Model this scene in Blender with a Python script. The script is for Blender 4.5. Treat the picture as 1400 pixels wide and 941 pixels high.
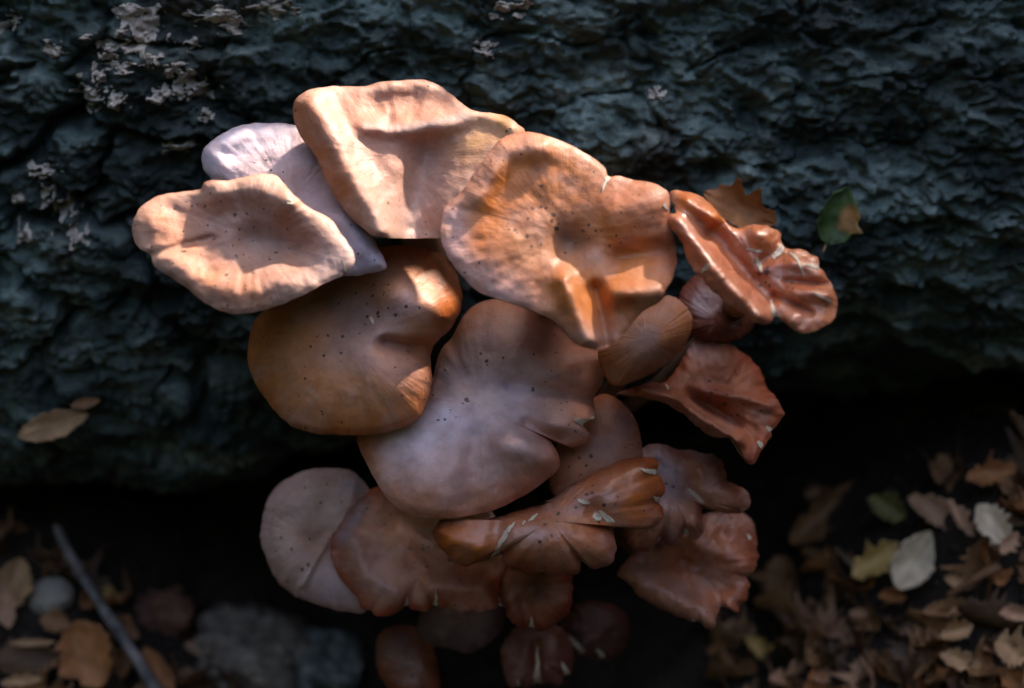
import bpy, math, random
import numpy as np
from mathutils import Vector

for o in list(bpy.data.objects):
    bpy.data.objects.remove(o)
S = bpy.context.scene
COL = S.collection
RAD = math.radians

# ------------------------------------------------------------------ camera
PITCH = RAD(35.0)
CAM = np.array([0.0, -0.80, 0.587])
FPX = 2524.0                                   # focal length in photograph pixels (1400 wide)
cd = bpy.data.cameras.new('camera'); cam = bpy.data.objects.new('camera', cd); COL.objects.link(cam)
cam.location = CAM; cam.rotation_euler = (RAD(90) - PITCH, 0, 0)
cd.sensor_width = 36.0; cd.lens = 36.0 * FPX / 1400.0
cd.clip_start = 0.02; cd.clip_end = 500
cd.dof.use_dof = True; cd.dof.focus_distance = 0.602; cd.dof.aperture_fstop = 5.6
S.camera = cam

# ------------------------------------------------------------------ light
SUN_EL, SUN_AZ = 39.0, 38.0                    # azimuth from +Y (behind the log) towards +X
sd = np.array([math.sin(RAD(SUN_AZ)) * math.cos(RAD(SUN_EL)), math.cos(RAD(SUN_AZ)) * math.cos(RAD(SUN_EL)), math.sin(RAD(SUN_EL))])
W = bpy.data.worlds.new('World'); S.world = W; W.use_nodes = True
nt = W.node_tree; nt.nodes.clear()
wo = nt.nodes.new('ShaderNodeOutputWorld'); bg = nt.nodes.new('ShaderNodeBackground'); sky = nt.nodes.new('ShaderNodeTexSky')
sky.sky_type = 'NISHITA'; sky.sun_disc = False; sky.dust_density = 5.0; sky.ozone_density = 0.6; sky.air_density = 0.8
sky.sun_elevation = RAD(SUN_EL); sky.sun_rotation = RAD(SUN_AZ)
bg.inputs['Strength'].default_value = 0.15
nt.links.new(sky.outputs[0], bg.inputs['Color']); nt.links.new(bg.outputs[0], wo.inputs['Surface'])
sl = bpy.data.lights.new('sun', 'SUN'); sun = bpy.data.objects.new('sun', sl); COL.objects.link(sun)
sl.energy = 2.7; sl.angle = RAD(2.0); sl.color = (1.0, 0.88, 0.76)
sun.rotation_euler = Vector(sd).to_track_quat('Z', 'Y').to_euler(); sun.location = (1, 1, 2)
S.render.engine = 'CYCLES'
S.view_settings.view_transform = 'Standard'; S.view_settings.look = 'None'
S.view_settings.exposure = 2.25; S.view_settings.gamma = 1.0
S.view_settings.use_curve_mapping = False

# ------------------------------------------------------------------ helpers
FWD = np.array([0, math.cos(PITCH), -math.sin(PITCH)]); UP = np.array([0, math.sin(PITCH), math.cos(PITCH)])
def rays(u, v):
    u = np.asarray(u, float); v = np.asarray(v, float)
    d = np.empty(u.shape + (3,))
    a = (u - 700) / FPX; b = (470.5 - v) / FPX
    d[..., 0] = a; d[..., 1] = FWD[1] + b * UP[1]; d[..., 2] = FWD[2] + b * UP[2]
    return d
def nvec(el, az=0):
    el = RAD(el); az = RAD(az)
    return np.array([math.sin(az) * math.cos(el), -math.cos(az) * math.cos(el), math.sin(el)])
def hash2(ix, iy, seed):
    h = (ix.astype(np.int64) * 374761393 + iy.astype(np.int64) * 668265263 + seed * 974711) & 0x7fffffff
    h = ((h ^ (h >> 13)) * 1274126177) & 0x7fffffff
    return ((h ^ (h >> 16)) & 0xffff) / 65535.0
def noise(x, y, seed=0):
    x = np.asarray(x, float); y = np.asarray(y, float)
    ix = np.floor(x); iy = np.floor(y); fx = x - ix; fy = y - iy
    def g(dx, dy):
        a = hash2(ix + dx, iy + dy, seed) * 2 * math.pi
        return np.cos(a) * (fx - dx) + np.sin(a) * (fy - dy)
    sx = fx * fx * fx * (fx * (fx * 6 - 15) + 10); sy = fy * fy * fy * (fy * (fy * 6 - 15) + 10)
    a = g(0, 0) * (1 - sx) + g(1, 0) * sx; b = g(0, 1) * (1 - sx) + g(1, 1) * sx
    return (a * (1 - sy) + b * sy) * 1.4
def fbm(x, y, seed=0, octv=4, gain=0.5):
    s = 0; a = 1.0
    for k in range(octv):
        s = s + a * noise(x * 2 ** k + 17.3 * k, y * 2 ** k - 9.1 * k, seed + k); a *= gain
    return s
def ridged(x, y, seed=0, octv=4, gain=0.5):
    s = 0; a = 1.0
    for k in range(octv):
        s = s + a * (1 - 2 * np.abs(noise(x * 2 ** k + 5.3 * k, y * 2 ** k - 3.1 * k, seed + k))); a *= gain
    return s
def sstep(a, b, x):
    t = np.clip((x - a) / (b - a), 0, 1); return t * t * (3 - 2 * t)

def mesh_np(name, V, F, smooth=True):
    me = bpy.data.meshes.new(name)
    V = np.asarray(V, np.float32); F = np.asarray(F, np.int32)
    me.vertices.add(len(V)); me.vertices.foreach_set('co', V.ravel())
    k = F.shape[1]
    me.loops.add(F.size); me.loops.foreach_set('vertex_index', F.ravel())
    me.polygons.add(len(F)); me.polygons.foreach_set('loop_start', np.arange(0, F.size, k, dtype=np.int32))
    me.update(calc_edges=True)
    if smooth: me.polygons.foreach_set('use_smooth', np.ones(len(F), bool))
    me.validate(); return me
def col_attr(me, C):
    a = me.color_attributes.new('Col', 'FLOAT_COLOR', 'POINT')
    C = np.asarray(C, np.float32)
    if C.shape[1] == 3: C = np.hstack([C, np.ones((len(C), 1), np.float32)])
    a.data.foreach_set('color', C.ravel())
def vec_attr(me, name, A):
    a = me.attributes.new(name, 'FLOAT_VECTOR', 'POINT'); a.data.foreach_set('vector', np.asarray(A, np.float32).ravel())
def add(name, me, mat=None, parent=None, label=None, cat=None, group=None, kind=None):
    o = bpy.data.objects.new(name, me); COL.objects.link(o)
    if mat is not None and me is not None and not me.materials: me.materials.append(mat)
    if parent: o.parent = parent
    for k, val in (('label', label), ('category', cat), ('group', group), ('kind', kind)):
        if val: o[k] = val
    return o
def grid_faces(nu, nv, close_u=False, off=0):
    i = np.arange(nv - 1)[:, None]; j = np.arange(nu if close_u else nu - 1)[None, :]
    j2 = (j + 1) % nu
    f = np.stack([i * nu + j, i * nu + j2, (i + 1) * nu + j2, (i + 1) * nu + j], -1).reshape(-1, 4)
    return f + off

# ------------------------------------------------------------------ materials
def newmat(name):
    m = bpy.data.materials.new(name); m.use_nodes = True
    return m, m.node_tree, m.node_tree.nodes['Principled BSDF']
def N(t, typ, **kw):
    n = t.nodes.new(typ)
    for k, v in kw.items():
        if k in n.inputs: n.inputs[k].default_value = v
        else: setattr(n, k, v)
    return n
def mixc(t, blend, fac, a, b):
    n = t.nodes.new('ShaderNodeMix'); n.data_type = 'RGBA'; n.blend_type = blend
    for sock, val in ((n.inputs[0], fac), (n.inputs[6], a), (n.inputs[7], b)):
        if hasattr(val, 'is_linked') or hasattr(val, 'links'): t.links.new(val, sock)
        elif isinstance(val, (int, float)): sock.default_value = val
        else: sock.default_value = tuple(val) + ((1,) if len(val) == 3 else ())
    return n.outputs[2]
def ramp(t, src, stops):
    r = t.nodes.new('ShaderNodeValToRGB'); t.links.new(src, r.inputs[0])
    e = r.color_ramp.elements
    while len(e) < len(stops): e.new(0.5)
    for x, (p, c) in zip(e, stops):
        x.position = p; x.color = tuple(c) + ((1,) if len(c) == 3 else ())
    return r.outputs[0]
def g3(v): return (v, v, v)

def cap_material(name, rough=0.5, coat=0.0):
    m, t, b = newmat(name)
    att = N(t, 'ShaderNodeAttribute', attribute_name='Col'); col = att.outputs['Color']; alp = att.outputs['Alpha']
    pol = N(t, 'ShaderNodeAttribute', attribute_name='polar').outputs['Vector']
    tc = N(t, 'ShaderNodeTexCoord').outputs['Object']
    st = N(t, 'ShaderNodeTexNoise', Scale=1.0, Detail=4.0, Roughness=0.6); t.links.new(pol, st.inputs['Vector'])
    c = mixc(t, 'MULTIPLY', alp, col, ramp(t, st.outputs[0], [(0.3, g3(0.93)), (0.7, g3(1.05))]))
    bl = N(t, 'ShaderNodeTexNoise', Scale=95.0, Detail=6.0, Roughness=0.62); t.links.new(tc, bl.inputs['Vector'])
    c = mixc(t, 'MULTIPLY', 1.0, c, ramp(t, bl.outputs[0], [(0.3, (0.80, 0.76, 0.74)), (0.7, (1.14, 1.14, 1.14))]))
    # specks of soil and spore dust
    for sc, thr, keep in ((260.0, 0.24, 0.78), (520.0, 0.36, 0.6), (150.0, 0.17, 0.85)):
        dn = N(t, 'ShaderNodeTexNoise', Scale=sc * 3.0, Detail=2.0); t.links.new(tc, dn.inputs['Vector'])
        dm = N(t, 'ShaderNodeVectorMath', operation='MULTIPLY_ADD'); dm.inputs[1].default_value = (0.35 / sc,) * 3
        t.links.new(dn.outputs['Color'], dm.inputs[0]); t.links.new(tc, dm.inputs[2])
        vo = N(t, 'ShaderNodeTexVoronoi', Scale=sc); t.links.new(dm.outputs[0], vo.inputs['Vector'])
        sep = N(t, 'ShaderNodeSeparateColor'); t.links.new(vo.outputs['Color'], sep.inputs[0])
        lt = N(t, 'ShaderNodeMath', operation='LESS_THAN'); th = N(t, 'ShaderNodeMath', operation='MULTIPLY'); th.inputs[1].default_value = thr
        cen = N(t, 'ShaderNodeMath', operation='MULTIPLY_ADD'); cen.inputs[1].default_value = -0.55 * thr; cen.inputs[2].default_value = 1.25 * thr; t.links.new(alp, cen.inputs[0]); t.links.new(cen.outputs[0], th.inputs[1])
        t.links.new(sep.outputs[1], th.inputs[0]); t.links.new(th.outputs[0], lt.inputs[1])
        t.links.new(vo.outputs['Distance'], lt.inputs[0])
        gt = N(t, 'ShaderNodeMath', operation='GREATER_THAN'); gt.inputs[1].default_value = keep
        t.links.new(sep.outputs[0], gt.inputs[0])
        cl = N(t, 'ShaderNodeTexNoise', Scale=28.0, Detail=1.0); t.links.new(tc, cl.inputs['Vector'])
        cg = N(t, 'ShaderNodeMath', operation='GREATER_THAN'); cg.inputs[1].default_value = 0.5
        t.links.new(cl.outputs[0], cg.inputs[0])
        mu = N(t, 'ShaderNodeMath', operation='MULTIPLY'); t.links.new(lt.outputs[0], mu.inputs[0]); t.links.new(gt.outputs[0], mu.inputs[1])
        m2 = N(t, 'ShaderNodeMath', operation='MULTIPLY'); t.links.new(mu.outputs[0], m2.inputs[0]); t.links.new(cg.outputs[0], m2.inputs[1])
        m3 = N(t, 'ShaderNodeMath', operation='MULTIPLY'); t.links.new(m2.outputs[0], m3.inputs[0]); m3.inputs[1].default_value = 0.8
        c = mixc(t, 'MIX', m3.outputs[0], c, (0.03, 0.02, 0.015))
    t.links.new(c, b.inputs['Base Color'])
    bn = N(t, 'ShaderNodeTexNoise', Scale=260.0, Detail=5.0, Roughness=0.6); t.links.new(tc, bn.inputs['Vector'])
    ad = N(t, 'ShaderNodeMath', operation='MULTIPLY_ADD'); sa = N(t, 'ShaderNodeMath', operation='MULTIPLY'); t.links.new(st.outputs[0], sa.inputs[0]); t.links.new(alp, sa.inputs[1]); t.links.new(sa.outputs[0], ad.inputs[0]); ad.inputs[1].default_value = 0.5; t.links.new(bn.outputs[0], ad.inputs[2])
    bp = N(t, 'ShaderNodeBump', Strength=0.45, Distance=0.0009); t.links.new(ad.outputs[0], bp.inputs['Height'])
    t.links.new(bp.outputs[0], b.inputs['Normal'])
    rr = ramp(t, bl.outputs[0], [(0.3, g3(rough - 0.1)), (0.7, g3(rough + 0.12))]); t.links.new(rr, b.inputs['Roughness'])
    b.inputs['Subsurface Weight'].default_value = 0.18; b.inputs['Subsurface Scale'].default_value = 0.003
    b.inputs['Subsurface Radius'].default_value = (1.0, 0.45, 0.22)
    b.inputs['Coat Weight'].default_value = coat; b.inputs['Coat Roughness'].default_value = 0.3
    b.inputs['Specular IOR Level'].default_value = 0.4
    return m
M_CAP = cap_material('cap_skin', 0.55, 0.0)
M_CAPW = cap_material('cap_skin_moist', 0.43, 0.22)
M_CAPG = cap_material('cap_skin_glossy', 0.36, 0.45)
M_CAPS = cap_material('cap_skin_satin', 0.46, 0.05)

def simple_mat(name, c1, c2, scale, rough=0.7, bump=0.3, dist=0.001, detail=5.0, spec=0.4, sss=0.0):
    m, t, b = newmat(name)
    tc = N(t, 'ShaderNodeTexCoord').outputs['Object']
    n = N(t, 'ShaderNodeTexNoise', Scale=scale, Detail=detail, Roughness=0.62); t.links.new(tc, n.inputs['Vector'])
    t.links.new(ramp(t, n.outputs[0], [(0.32, c1), (0.68, c2)]), b.inputs['Base Color'])
    bp = N(t, 'ShaderNodeBump', Strength=bump, Distance=dist); t.links.new(n.outputs[0], bp.inputs['Height']); t.links.new(bp.outputs[0], b.inputs['Normal'])
    b.inputs['Roughness'].default_value = rough; b.inputs['Specular IOR Level'].default_value = spec
    if sss: b.inputs['Subsurface Weight'].default_value = sss; b.inputs['Subsurface Scale'].default_value = 0.003
    return m
M_FLESH = simple_mat('torn_flesh', (0.62, 0.44, 0.30), (0.88, 0.71, 0.54), 300, 0.7, 0.5, 0.0006, sss=0.15)
M_GILL = simple_mat('gill', (0.36, 0.21, 0.10), (0.52, 0.34, 0.18), 90, 0.7, 0.2, 0.0004, sss=0.1)
M_STIPE = simple_mat('stipe', (0.22, 0.10, 0.05), (0.42, 0.24, 0.13), 120, 0.65, 0.4, 0.001)

def bark_material():
    m, t, b = newmat('bark')
    tc = N(t, 'ShaderNodeTexCoord').outputs['Object']
    mp = N(t, 'ShaderNodeMapping'); mp.inputs['Scale'].default_value = (0.55, 1, 1); t.links.new(tc, mp.inputs[0])
    n1 = N(t, 'ShaderNodeTexNoise', Scale=52.0, Detail=8.0, Roughness=0.70); t.links.new(mp.outputs[0], n1.inputs['Vector'])
    c = ramp(t, n1.outputs[0], [(0.34, (0.012, 0.020, 0.018)), (0.45, (0.038, 0.060, 0.055)), (0.55, (0.110, 0.155, 0.142)), (0.68, (0.29, 0.35, 0.33))])
    n0 = N(t, 'ShaderNodeTexNoise', Scale=11.0, Detail=3.0, Roughness=0.6); t.links.new(mp.outputs[0], n0.inputs['Vector'])
    c = mixc(t, 'MULTIPLY', 1.0, c, ramp(t, n0.outputs[0], [(0.38, g3(0.55)), (0.62, (1.6, 1.6, 1.6))]))
    n2 = N(t, 'ShaderNodeTexNoise', Scale=17.0, Detail=4.0); t.links.new(tc, n2.inputs['Vector'])
    c = mixc(t, 'MIX', ramp(t, n2.outputs[0], [(0.58, g3(0)), (0.72, g3(0.55))]), c, (0.075, 0.035, 0.02))
    n4 = N(t, 'ShaderNodeTexNoise', Scale=70.0, Detail=5.0, Roughness=0.7); t.links.new(tc, n4.inputs['Vector'])
    c = mixc(t, 'MIX', ramp(t, n4.outputs[0], [(0.62, g3(0)), (0.74, g3(0.5))]), c, (0.28, 0.31, 0.32))
    t.links.new(c, b.inputs['Base Color'])
    n3 = N(t, 'ShaderNodeTexNoise', Scale=330.0, Detail=6.0, Roughness=0.7); t.links.new(mp.outputs[0], n3.inputs['Vector'])
    bp = N(t, 'ShaderNodeBump', Strength=0.8, Distance=0.0022); t.links.new(n3.outputs[0], bp.inputs['Height']); t.links.new(bp.outputs[0], b.inputs['Normal'])
    b.inputs['Roughness'].default_value = 0.62; b.inputs['Specular IOR Level'].default_value = 0.5
    return m
M_BARK = bark_material()
M_LICHEN = simple_mat('lichen', (0.36, 0.30, 0.25), (0.64, 0.57, 0.49), 200, 0.85, 0.7, 0.001)
M_WOOD = simple_mat('cut_wood', (0.12, 0.08, 0.05), (0.25, 0.18, 0.12), 30, 0.8, 0.4)
M_SOIL = simple_mat('soil', (0.012, 0.008, 0.006), (0.05, 0.033, 0.022), 60, 0.9, 0.8, 0.004)

# ------------------------------------------------------------------ ground
def ground_z(x, y):
    x = np.asarray(x, float); y = np.asarray(y, float)
    z = 0.012 * fbm(x * 9, y * 9, 3, 3) + 0.004 * fbm(x * 45, y * 45, 8, 3)
    z = z + 0.125 * np.exp(-((x - 0.215) / 0.095) ** 2 - ((y + 0.20) / 0.14) ** 2)
    z = z + 0.066 * np.exp(-((x + 0.22) / 0.08) ** 2 - ((y + 0.20) / 0.12) ** 2)
    fade = np.exp(-(np.maximum(np.abs(x), np.abs(y)) / 8) ** 2)
    return z * fade + (1 - fade) * 0.0
s = np.linspace(-1, 1, 301); w = 0.75 * s + 80 * np.sign(s) * np.abs(s) ** 9
gx, gy = np.meshgrid(w, w - 0.15)
V = np.stack([gx, gy, ground_z(gx, gy)], -1).reshape(-1, 3)
add('ground', mesh_np('ground', V, grid_faces(301, 301)), M_SOIL, kind='structure')
def ground_hit(u, v):
    d = rays(u, v); t = 0.55
    for k in range(260):
        p = CAM + d * t
        if p[2] <= float(ground_z(p[0], p[1])): break
        t += 0.002
    return CAM + d * t, t

# ------------------------------------------------------------------ log
LR, LZ = 0.24, 0.215
def log_px(u, v):                                # pixel -> (x, arc angle) on the trunk
    d = rays(u, v)
    a = d[..., 1] ** 2 + d[..., 2] ** 2; b = 2 * (CAM[1] * d[..., 1] + (CAM[2] - LZ) * d[..., 2]); c = CAM[1] ** 2 + (CAM[2] - LZ) ** 2 - LR ** 2
    q = np.maximum(b * b - 4 * a * c, 0); t = (-b - np.sqrt(q)) / (2 * a)
    p = CAM + d * t[..., None] if np.ndim(t) else CAM + d * t
    return p[..., 0], np.arctan2(p[..., 2] - LZ, -p[..., 1])
CW, CH = 0.046, 0.030
def cells(x, s_):
    wx = x + 0.010 * fbm(x * 40, s_ * 55, 21, 3); wy = s_ + 0.008 * fbm(x * 38, s_ * 60, 22, 3)
    cx = wx / CW; cy = wy / CH
    ix = np.floor(cx); iy = np.floor(cy)
    f1 = np.full(x.shape, 9.0); f2 = f1.copy(); ida = np.zeros(x.shape, np.int64)
    for dx in (-1, 0, 1):
        for dy in (-1, 0, 1):
            jx = ix + dx; jy = iy + dy
            px = jx + 0.5 + 0.8 * (hash2(jx, jy, 31) - 0.5); py = jy + 0.5 + 0.8 * (hash2(jx, jy, 32) - 0.5)
            d = np.hypot(cx - px, cy - py)
            cid = (jx.astype(np.int64) + 5000) * 20000 + jy.astype(np.int64) + 5000
            near = d < f1
            f2 = np.where(near, f1, np.minimum(f2, d)); ida = np.where(near, cid, ida); f1 = np.where(near, d, f1)
    return f1, f2, ida
PITS = [(885, 45, 14), (1050, 55, 24), (1255, 55, 12), (1310, 92, 10), (985, 235, 22), (90, 165, 22), (235, 225, 18), (520, 345, 60), (1120, 500, 50), (60, 690, 40)]
PITS = [(*[float(q) for q in log_px(np.array(a), np.array(b))], r * 0.00027) for a, b, r in PITS]
def log_h(x, phi):
    s_ = phi * LR
    f1, f2, cid = cells(x, s_)
    jx = cid // 20000; jy = cid % 20000
    edge = (f2 - f1)
    blocky = sstep(0.03, -0.09, x + 1.5 * (s_ - 0.01) + 0.03 * fbm(x * 12, s_ * 12, 44, 2))    # strongly plated towards the left and below
    h = 0.0035 * (hash2(jx, jy, 33) - 0.5) * (0.5 + blocky)
    h = h - (0.0032 + 0.0098 * blocky) * np.exp(-(edge / (0.07 + 0.05 * blocky)) ** 2)
    wx = x + 0.003 * fbm(x * 60, s_ * 70, 51, 3); wy = s_ + 0.003 * fbm(x * 64, s_ * 68, 52, 3)
    h = h + 0.0062 * fbm(x * 30, s_ * 42, 61, 4, 0.62) * (1 - 0.35 * blocky) + 0.0018 * ridged(wx * 24 + s_ * 14, wy * 34, 63, 3, 0.5)
    h = h + 0.0026 * fbm(wx * 90 + s_ * 40, wy * 135, 66, 3, 0.65) + 0.0016 * fbm(wx * 260, wy * 340, 68, 3, 0.65)
    h = h + 0.008 * fbm(x * 6, s_ * 7, 71, 2)
    lf = sstep(0.02, -0.16, x); st = 0.05 - 0.32 * lf + 0.16 * fbm(x * 9, x * 0 + 2.5, 75, 3)
    h = h - (0.07 - 0.035 * lf) * sstep(st, st - 0.75, phi) * sstep(-2.6, -1.6, phi)
    for px, pp, r in PITS:
        h = h - 0.011 * np.exp(-(((x - px) / r) ** 2 + ((s_ - pp * LR) / (r * 0.7)) ** 2))
    return h, cid
def log_point(x, phi, h):
    r = LR + h
    return np.stack([x, -np.cos(phi) * r, LZ + np.sin(phi) * r], -1)
xs = np.concatenate([np.linspace(-1.3, -0.35, 60)[:-1], np.linspace(-0.35, -0.225, 100)[:-1], np.linspace(-0.225, 0.225, 560)[:-1], np.linspace(0.225, 0.35, 100)[:-1], np.linspace(0.35, 1.3, 60)])
ph = np.concatenate([np.linspace(-math.pi, -1.05, 70)[:-1], np.linspace(-1.05, 0.62, 520)[:-1], np.linspace(0.62, 1.1, 80)[:-1], np.linspace(1.1, math.pi, 70)])
GX, GP = np.meshgrid(xs, ph)
H, CID = log_h(GX, GP)
H[-1] = H[0] = 0.5 * (H[0] + H[-1])
V = log_point(GX, GP, H).reshape(-1, 3)
nu, nv = len(xs), len(ph)
F = grid_faces(nu, nv)
fc = CID.reshape(-1)[F[:, 0]]
fx = GX.reshape(-1)[F[:, 0]]; fp = GP.reshape(-1)[F[:, 0]]
inside = (np.abs(fx) < 0.26) & (fp > -0.95) & (fp < 0.62)
logroot = bpy.data.objects.new('fallen_log', None); COL.objects.link(logroot); logroot.location = (0, 0, 0)
logroot['label'] = 'large fallen log with dark blue-grey cracked bark carrying the mushroom cluster'; logroot['category'] = 'log'
ids, cnt = np.unique(fc[inside], return_counts=True)
ids = ids[np.argsort(-cnt)][:290]
isplate = np.isin(fc, ids) & (np.abs(fx) < 0.30) & (fp > -1.04) & (fp < 0.72)
def sub_mesh(name, mask):
    f = F[mask]; uq, inv = np.unique(f, return_inverse=True)
    return mesh_np(name, V[uq], inv.reshape(f.shape))
add('bark_body', sub_mesh('bark_body', ~isplate), M_BARK, logroot)
order = np.argsort(fc, kind='stable')
for i in ids:
    mk = np.where(isplate & (fc == i))[0]
    if len(mk) < 4: continue
    add('bark_plate', sub_mesh('bark_plate', mk), M_BARK, logroot)
for sx in (-1, 1):                               # sawn ends of the trunk
    j = 0 if sx < 0 else nu - 1
    ring = log_point(GX[:, j], GP[:, j], H[:, j])[:-1]; n = len(ring)
    ctr = np.array([sx * 1.3, 0, LZ]); VV = [ring]
    for q in (0.7, 0.4, 0.1): VV.append(ctr + (ring - ctr) * q + np.array([sx * 0.004, 0, 0]))
    me = mesh_np('log_end', np.concatenate(VV), grid_faces(n, 4, True)); add('log_end', me, M_WOOD, logroot)

# lichen flakes standing on the bark
LICH = [(178, 20, 30, 16), (200, 48, 26, 30), (147, 62, 24, 14), (68, 70, 16, 12), (290, 22, 34, 12), (320, 38, 16, 10), (375, 11, 26, 13), (247, 100, 20, 14), (264, 122, 24, 16),
        (222, 130, 16, 12), (121, 132, 24, 16), (160, 138, 13, 13), (134, 102, 9, 14), (166, 92, 20, 7), (243, 205, 22, 10), (57, 236, 22, 9), (62, 284, 14, 22), (88, 290, 14, 14),
        (34, 324, 16, 12), (107, 322, 12, 10), (262, 60, 10, 8), (5, 32, 12, 12), (692, 14, 26, 14), (897, 130, 12, 8), (665, 68, 14, 8), (215, 80, 12, 10), (280, 160, 9, 8), (18, 280, 12, 8)]
for k, (u, v, a, b) in enumerate(LICH):
    x0, p0 = log_px(np.array(float(u)), np.array(float(v)))
    ra, rb = a * 0.00030, b * 0.00034 / LR
    n = 56
    X, P = np.meshgrid(np.linspace(-1.5, 1.5, n), np.linspace(-1.5, 1.5, n))
    mk = 1.0 - np.hypot(X, P) * 0.95 + 0.85 * fbm(X * 1.3 + k * 7.7, P * 1.3 - k * 3.1, 90, 3, 0.55)
    X = x0 + X * ra; P = p0 + P * rb
    hh, _ = log_h(X, P)
    lift = np.where(mk > 0.36, 0.0010 + 0.0016 * np.clip(mk - 0.36, 0, 1) + 0.0012 * np.abs(noise(X * 700, P * LR * 700, 5)), -0.0015)
    Vv = log_point(X, P, hh + lift).reshape(-1, 3); Ff = grid_faces(n, n)
    keep = (mk.reshape(-1)[Ff] > 0.36).any(1); Ff = Ff[keep]
    uq, inv = np.unique(Ff, return_inverse=True)
    add('lichen_patch', mesh_np('lichen_patch', Vv[uq], inv.reshape(Ff.shape)), M_LICHEN, logroot)

# ------------------------------------------------------------------ mushrooms
def closed_spline(pts, n):
    P = np.array(pts, float); m = len(P); out = []
    for i in range(m):
        p0, p1, p2, p3 = P[i - 1], P[i], P[(i + 1) % m], P[(i + 2) % m]
        for t in np.linspace(0, 1, 24, endpoint=False):
            out.append(0.5 * ((2 * p1) + (-p0 + p2) * t + (2 * p0 - 5 * p1 + 4 * p2 - p3) * t * t + (-p0 + 3 * p1 - 3 * p2 + p3) * t ** 3))
    out = np.array(out); out = np.vstack([out, out[:1]])
    L = np.concatenate([[0], np.cumsum(np.hypot(*np.diff(out, axis=0).T))])
    q = np.linspace(0, L[-1], n, endpoint=False)
    return np.stack([np.interp(q, L, out[:, 0]), np.interp(q, L, out[:, 1])], -1)
def pl_dist(u, v, pts):
    best = np.full(u.shape, 1e9); side = np.zeros(u.shape)
    if len(pts) == 1: return np.hypot(u - pts[0][0], v - pts[0][1]), side
    for (ax, ay), (bx, by) in zip(pts[:-1], pts[1:]):
        dx, dy = bx - ax, by - ay
        t = np.clip(((u - ax) * dx + (v - ay) * dy) / (dx * dx + dy * dy), 0, 1)
        d = np.hypot(u - ax - t * dx, v - ay - t * dy); cr = dx * (v - ay) - dy * (u - ax)
        cr = cr / math.hypot(dx, dy); side = np.where(d < best, cr, side); best = np.minimum(best, d)
    return best, side
class Cap:
    pass
NA, NRG = 288, 52
def build_mushroom(key, D):
    c = np.array(D['c'], float); n = nvec(D['el'], D.get('az', 0)); seed = D.get('seed', sum(ord(q) for q in key) * 7 % 997)
    out = closed_spline(D['out'], NA)
    out = out + D.get('ragged', 1.2) * np.stack([noise(np.arange(NA) / 3.6, np.full(NA, seed + .5), seed), noise(np.arange(NA) / 5.0, np.full(NA, seed + 9.5), seed + 1)], -1)
    for pl in D.get('cr', []):
        e = max((pl[0], pl[-1]), key=lambda q: q[2]); dd = np.hypot(out[:, 0] - e[0], out[:, 1] - e[1])
        if dd.min() < 12:
            vin = c - out; vin /= np.linalg.norm(vin, axis=1)[:, None]
            out = out + vin * (0.75 * e[2] * np.exp(-(dd / (0.45 * e[2] + 1.5)) ** 2))[:, None]
    # close the ragged seam
    k = 12; wgt = np.linspace(0, 1, k)[:, None]; out[-k:] = out[-k:] * (1 - wgt) + (out[-k:] * 0.5 + out[0] * 0.5) * wgt
    rad_px = np.hypot(*(out - c).T).mean(); rad_m = rad_px / FPX * D['d']
    P0 = CAM + rays(c[0], c[1]) * D['d']
    # outline radius by angle, to place splits on the skin
    ang = np.arctan2(out[:, 1] - c[1], out[:, 0] - c[0]); od = np.argsort(ang)
    def outr(u, v):
        a = np.arctan2(v - c[1], u - c[0])
        rr = np.interp(a, np.concatenate([ang[od] - 2 * math.pi, ang[od], ang[od] + 2 * math.pi]), np.tile(np.hypot(*(out[od] - c).T), 3))
        return np.hypot(u - c[0], v - c[1]) / rr, a
    def height(u, v, r, a):
        h = D.get('dome', 0) * (1 - r ** 2) - D.get('drop', 3) * r ** D.get('dp', 5) - D.get('lip', 0.5) * sstep(0.90, 1.0, r) ** 2
        for st in D.get('st', []):
            pts, wl, hh = st[0], st[1], st[2]; wr = st[3] if len(st) > 3 else wl
            d, sgn = pl_dist(u, v, pts); h = h + hh * np.exp(-(d / (wr + (wl - wr) * (0.5 + 0.5 * np.tanh(sgn / 9.0)))) ** 2)
        wv = D.get('wave', 1.0)
        h = h + wv * (r ** 2) * 1.1 * noise(np.cos(a) * 2.2 + seed, np.sin(a) * 2.2, seed) + wv * 0.32 * r ** 1.5 * noise(np.cos(a) * 7 + seed, np.sin(a) * 7, seed + 3)
        h = h + wv * 0.5 * fbm(u / 34.0, v / 34.0, seed + 5, 3)
        return h * 0.001
    def surf(u, v, r, a, lift=0.0):
        d = rays(u, v); h = height(u, v, r, a) + lift
        t = ((P0 - CAM) @ n + h) / (d @ n)
        return CAM + d * t[..., None]
    ss = np.linspace(0, 1, NRG); rr = 1 - (1 - ss) ** 1.35; rr[0] = 0.004
    R = np.repeat(rr[:, None], NA, 1)
    U = c[0] + R * (out[:, 0] - c[0]); Vp = c[1] + R * (out[:, 1] - c[1])
    A = np.arctan2(out[:, 1] - c[1], out[:, 0] - c[0])[None].repeat(NRG, 0)
    top = surf(U, Vp, R, A)
    ray = rays(c[0], c[1]); ray /= np.linalg.norm(ray); back = ray * 0.75 - n * 0.65; back /= np.linalg.norm(back)
    def under(r, th):
        r = np.full(NA, r); u = c[0] + r * (out[:, 0] - c[0]); v = c[1] + r * (out[:, 1] - c[1])
        return surf(u, v, r, A[0]) + back * (th if np.ndim(th) == 0 else th[:, None])
    lipr = [under(0.999, 0.0004), under(0.988, 0.0008), under(0.955, 0.0012)]
    Vt = np.concatenate([top.reshape(-1, 3), np.concatenate(lipr)])
    Fq = grid_faces(NA, NRG + 3, True)
    me = mesh_np('cap', Vt, Fq)
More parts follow.
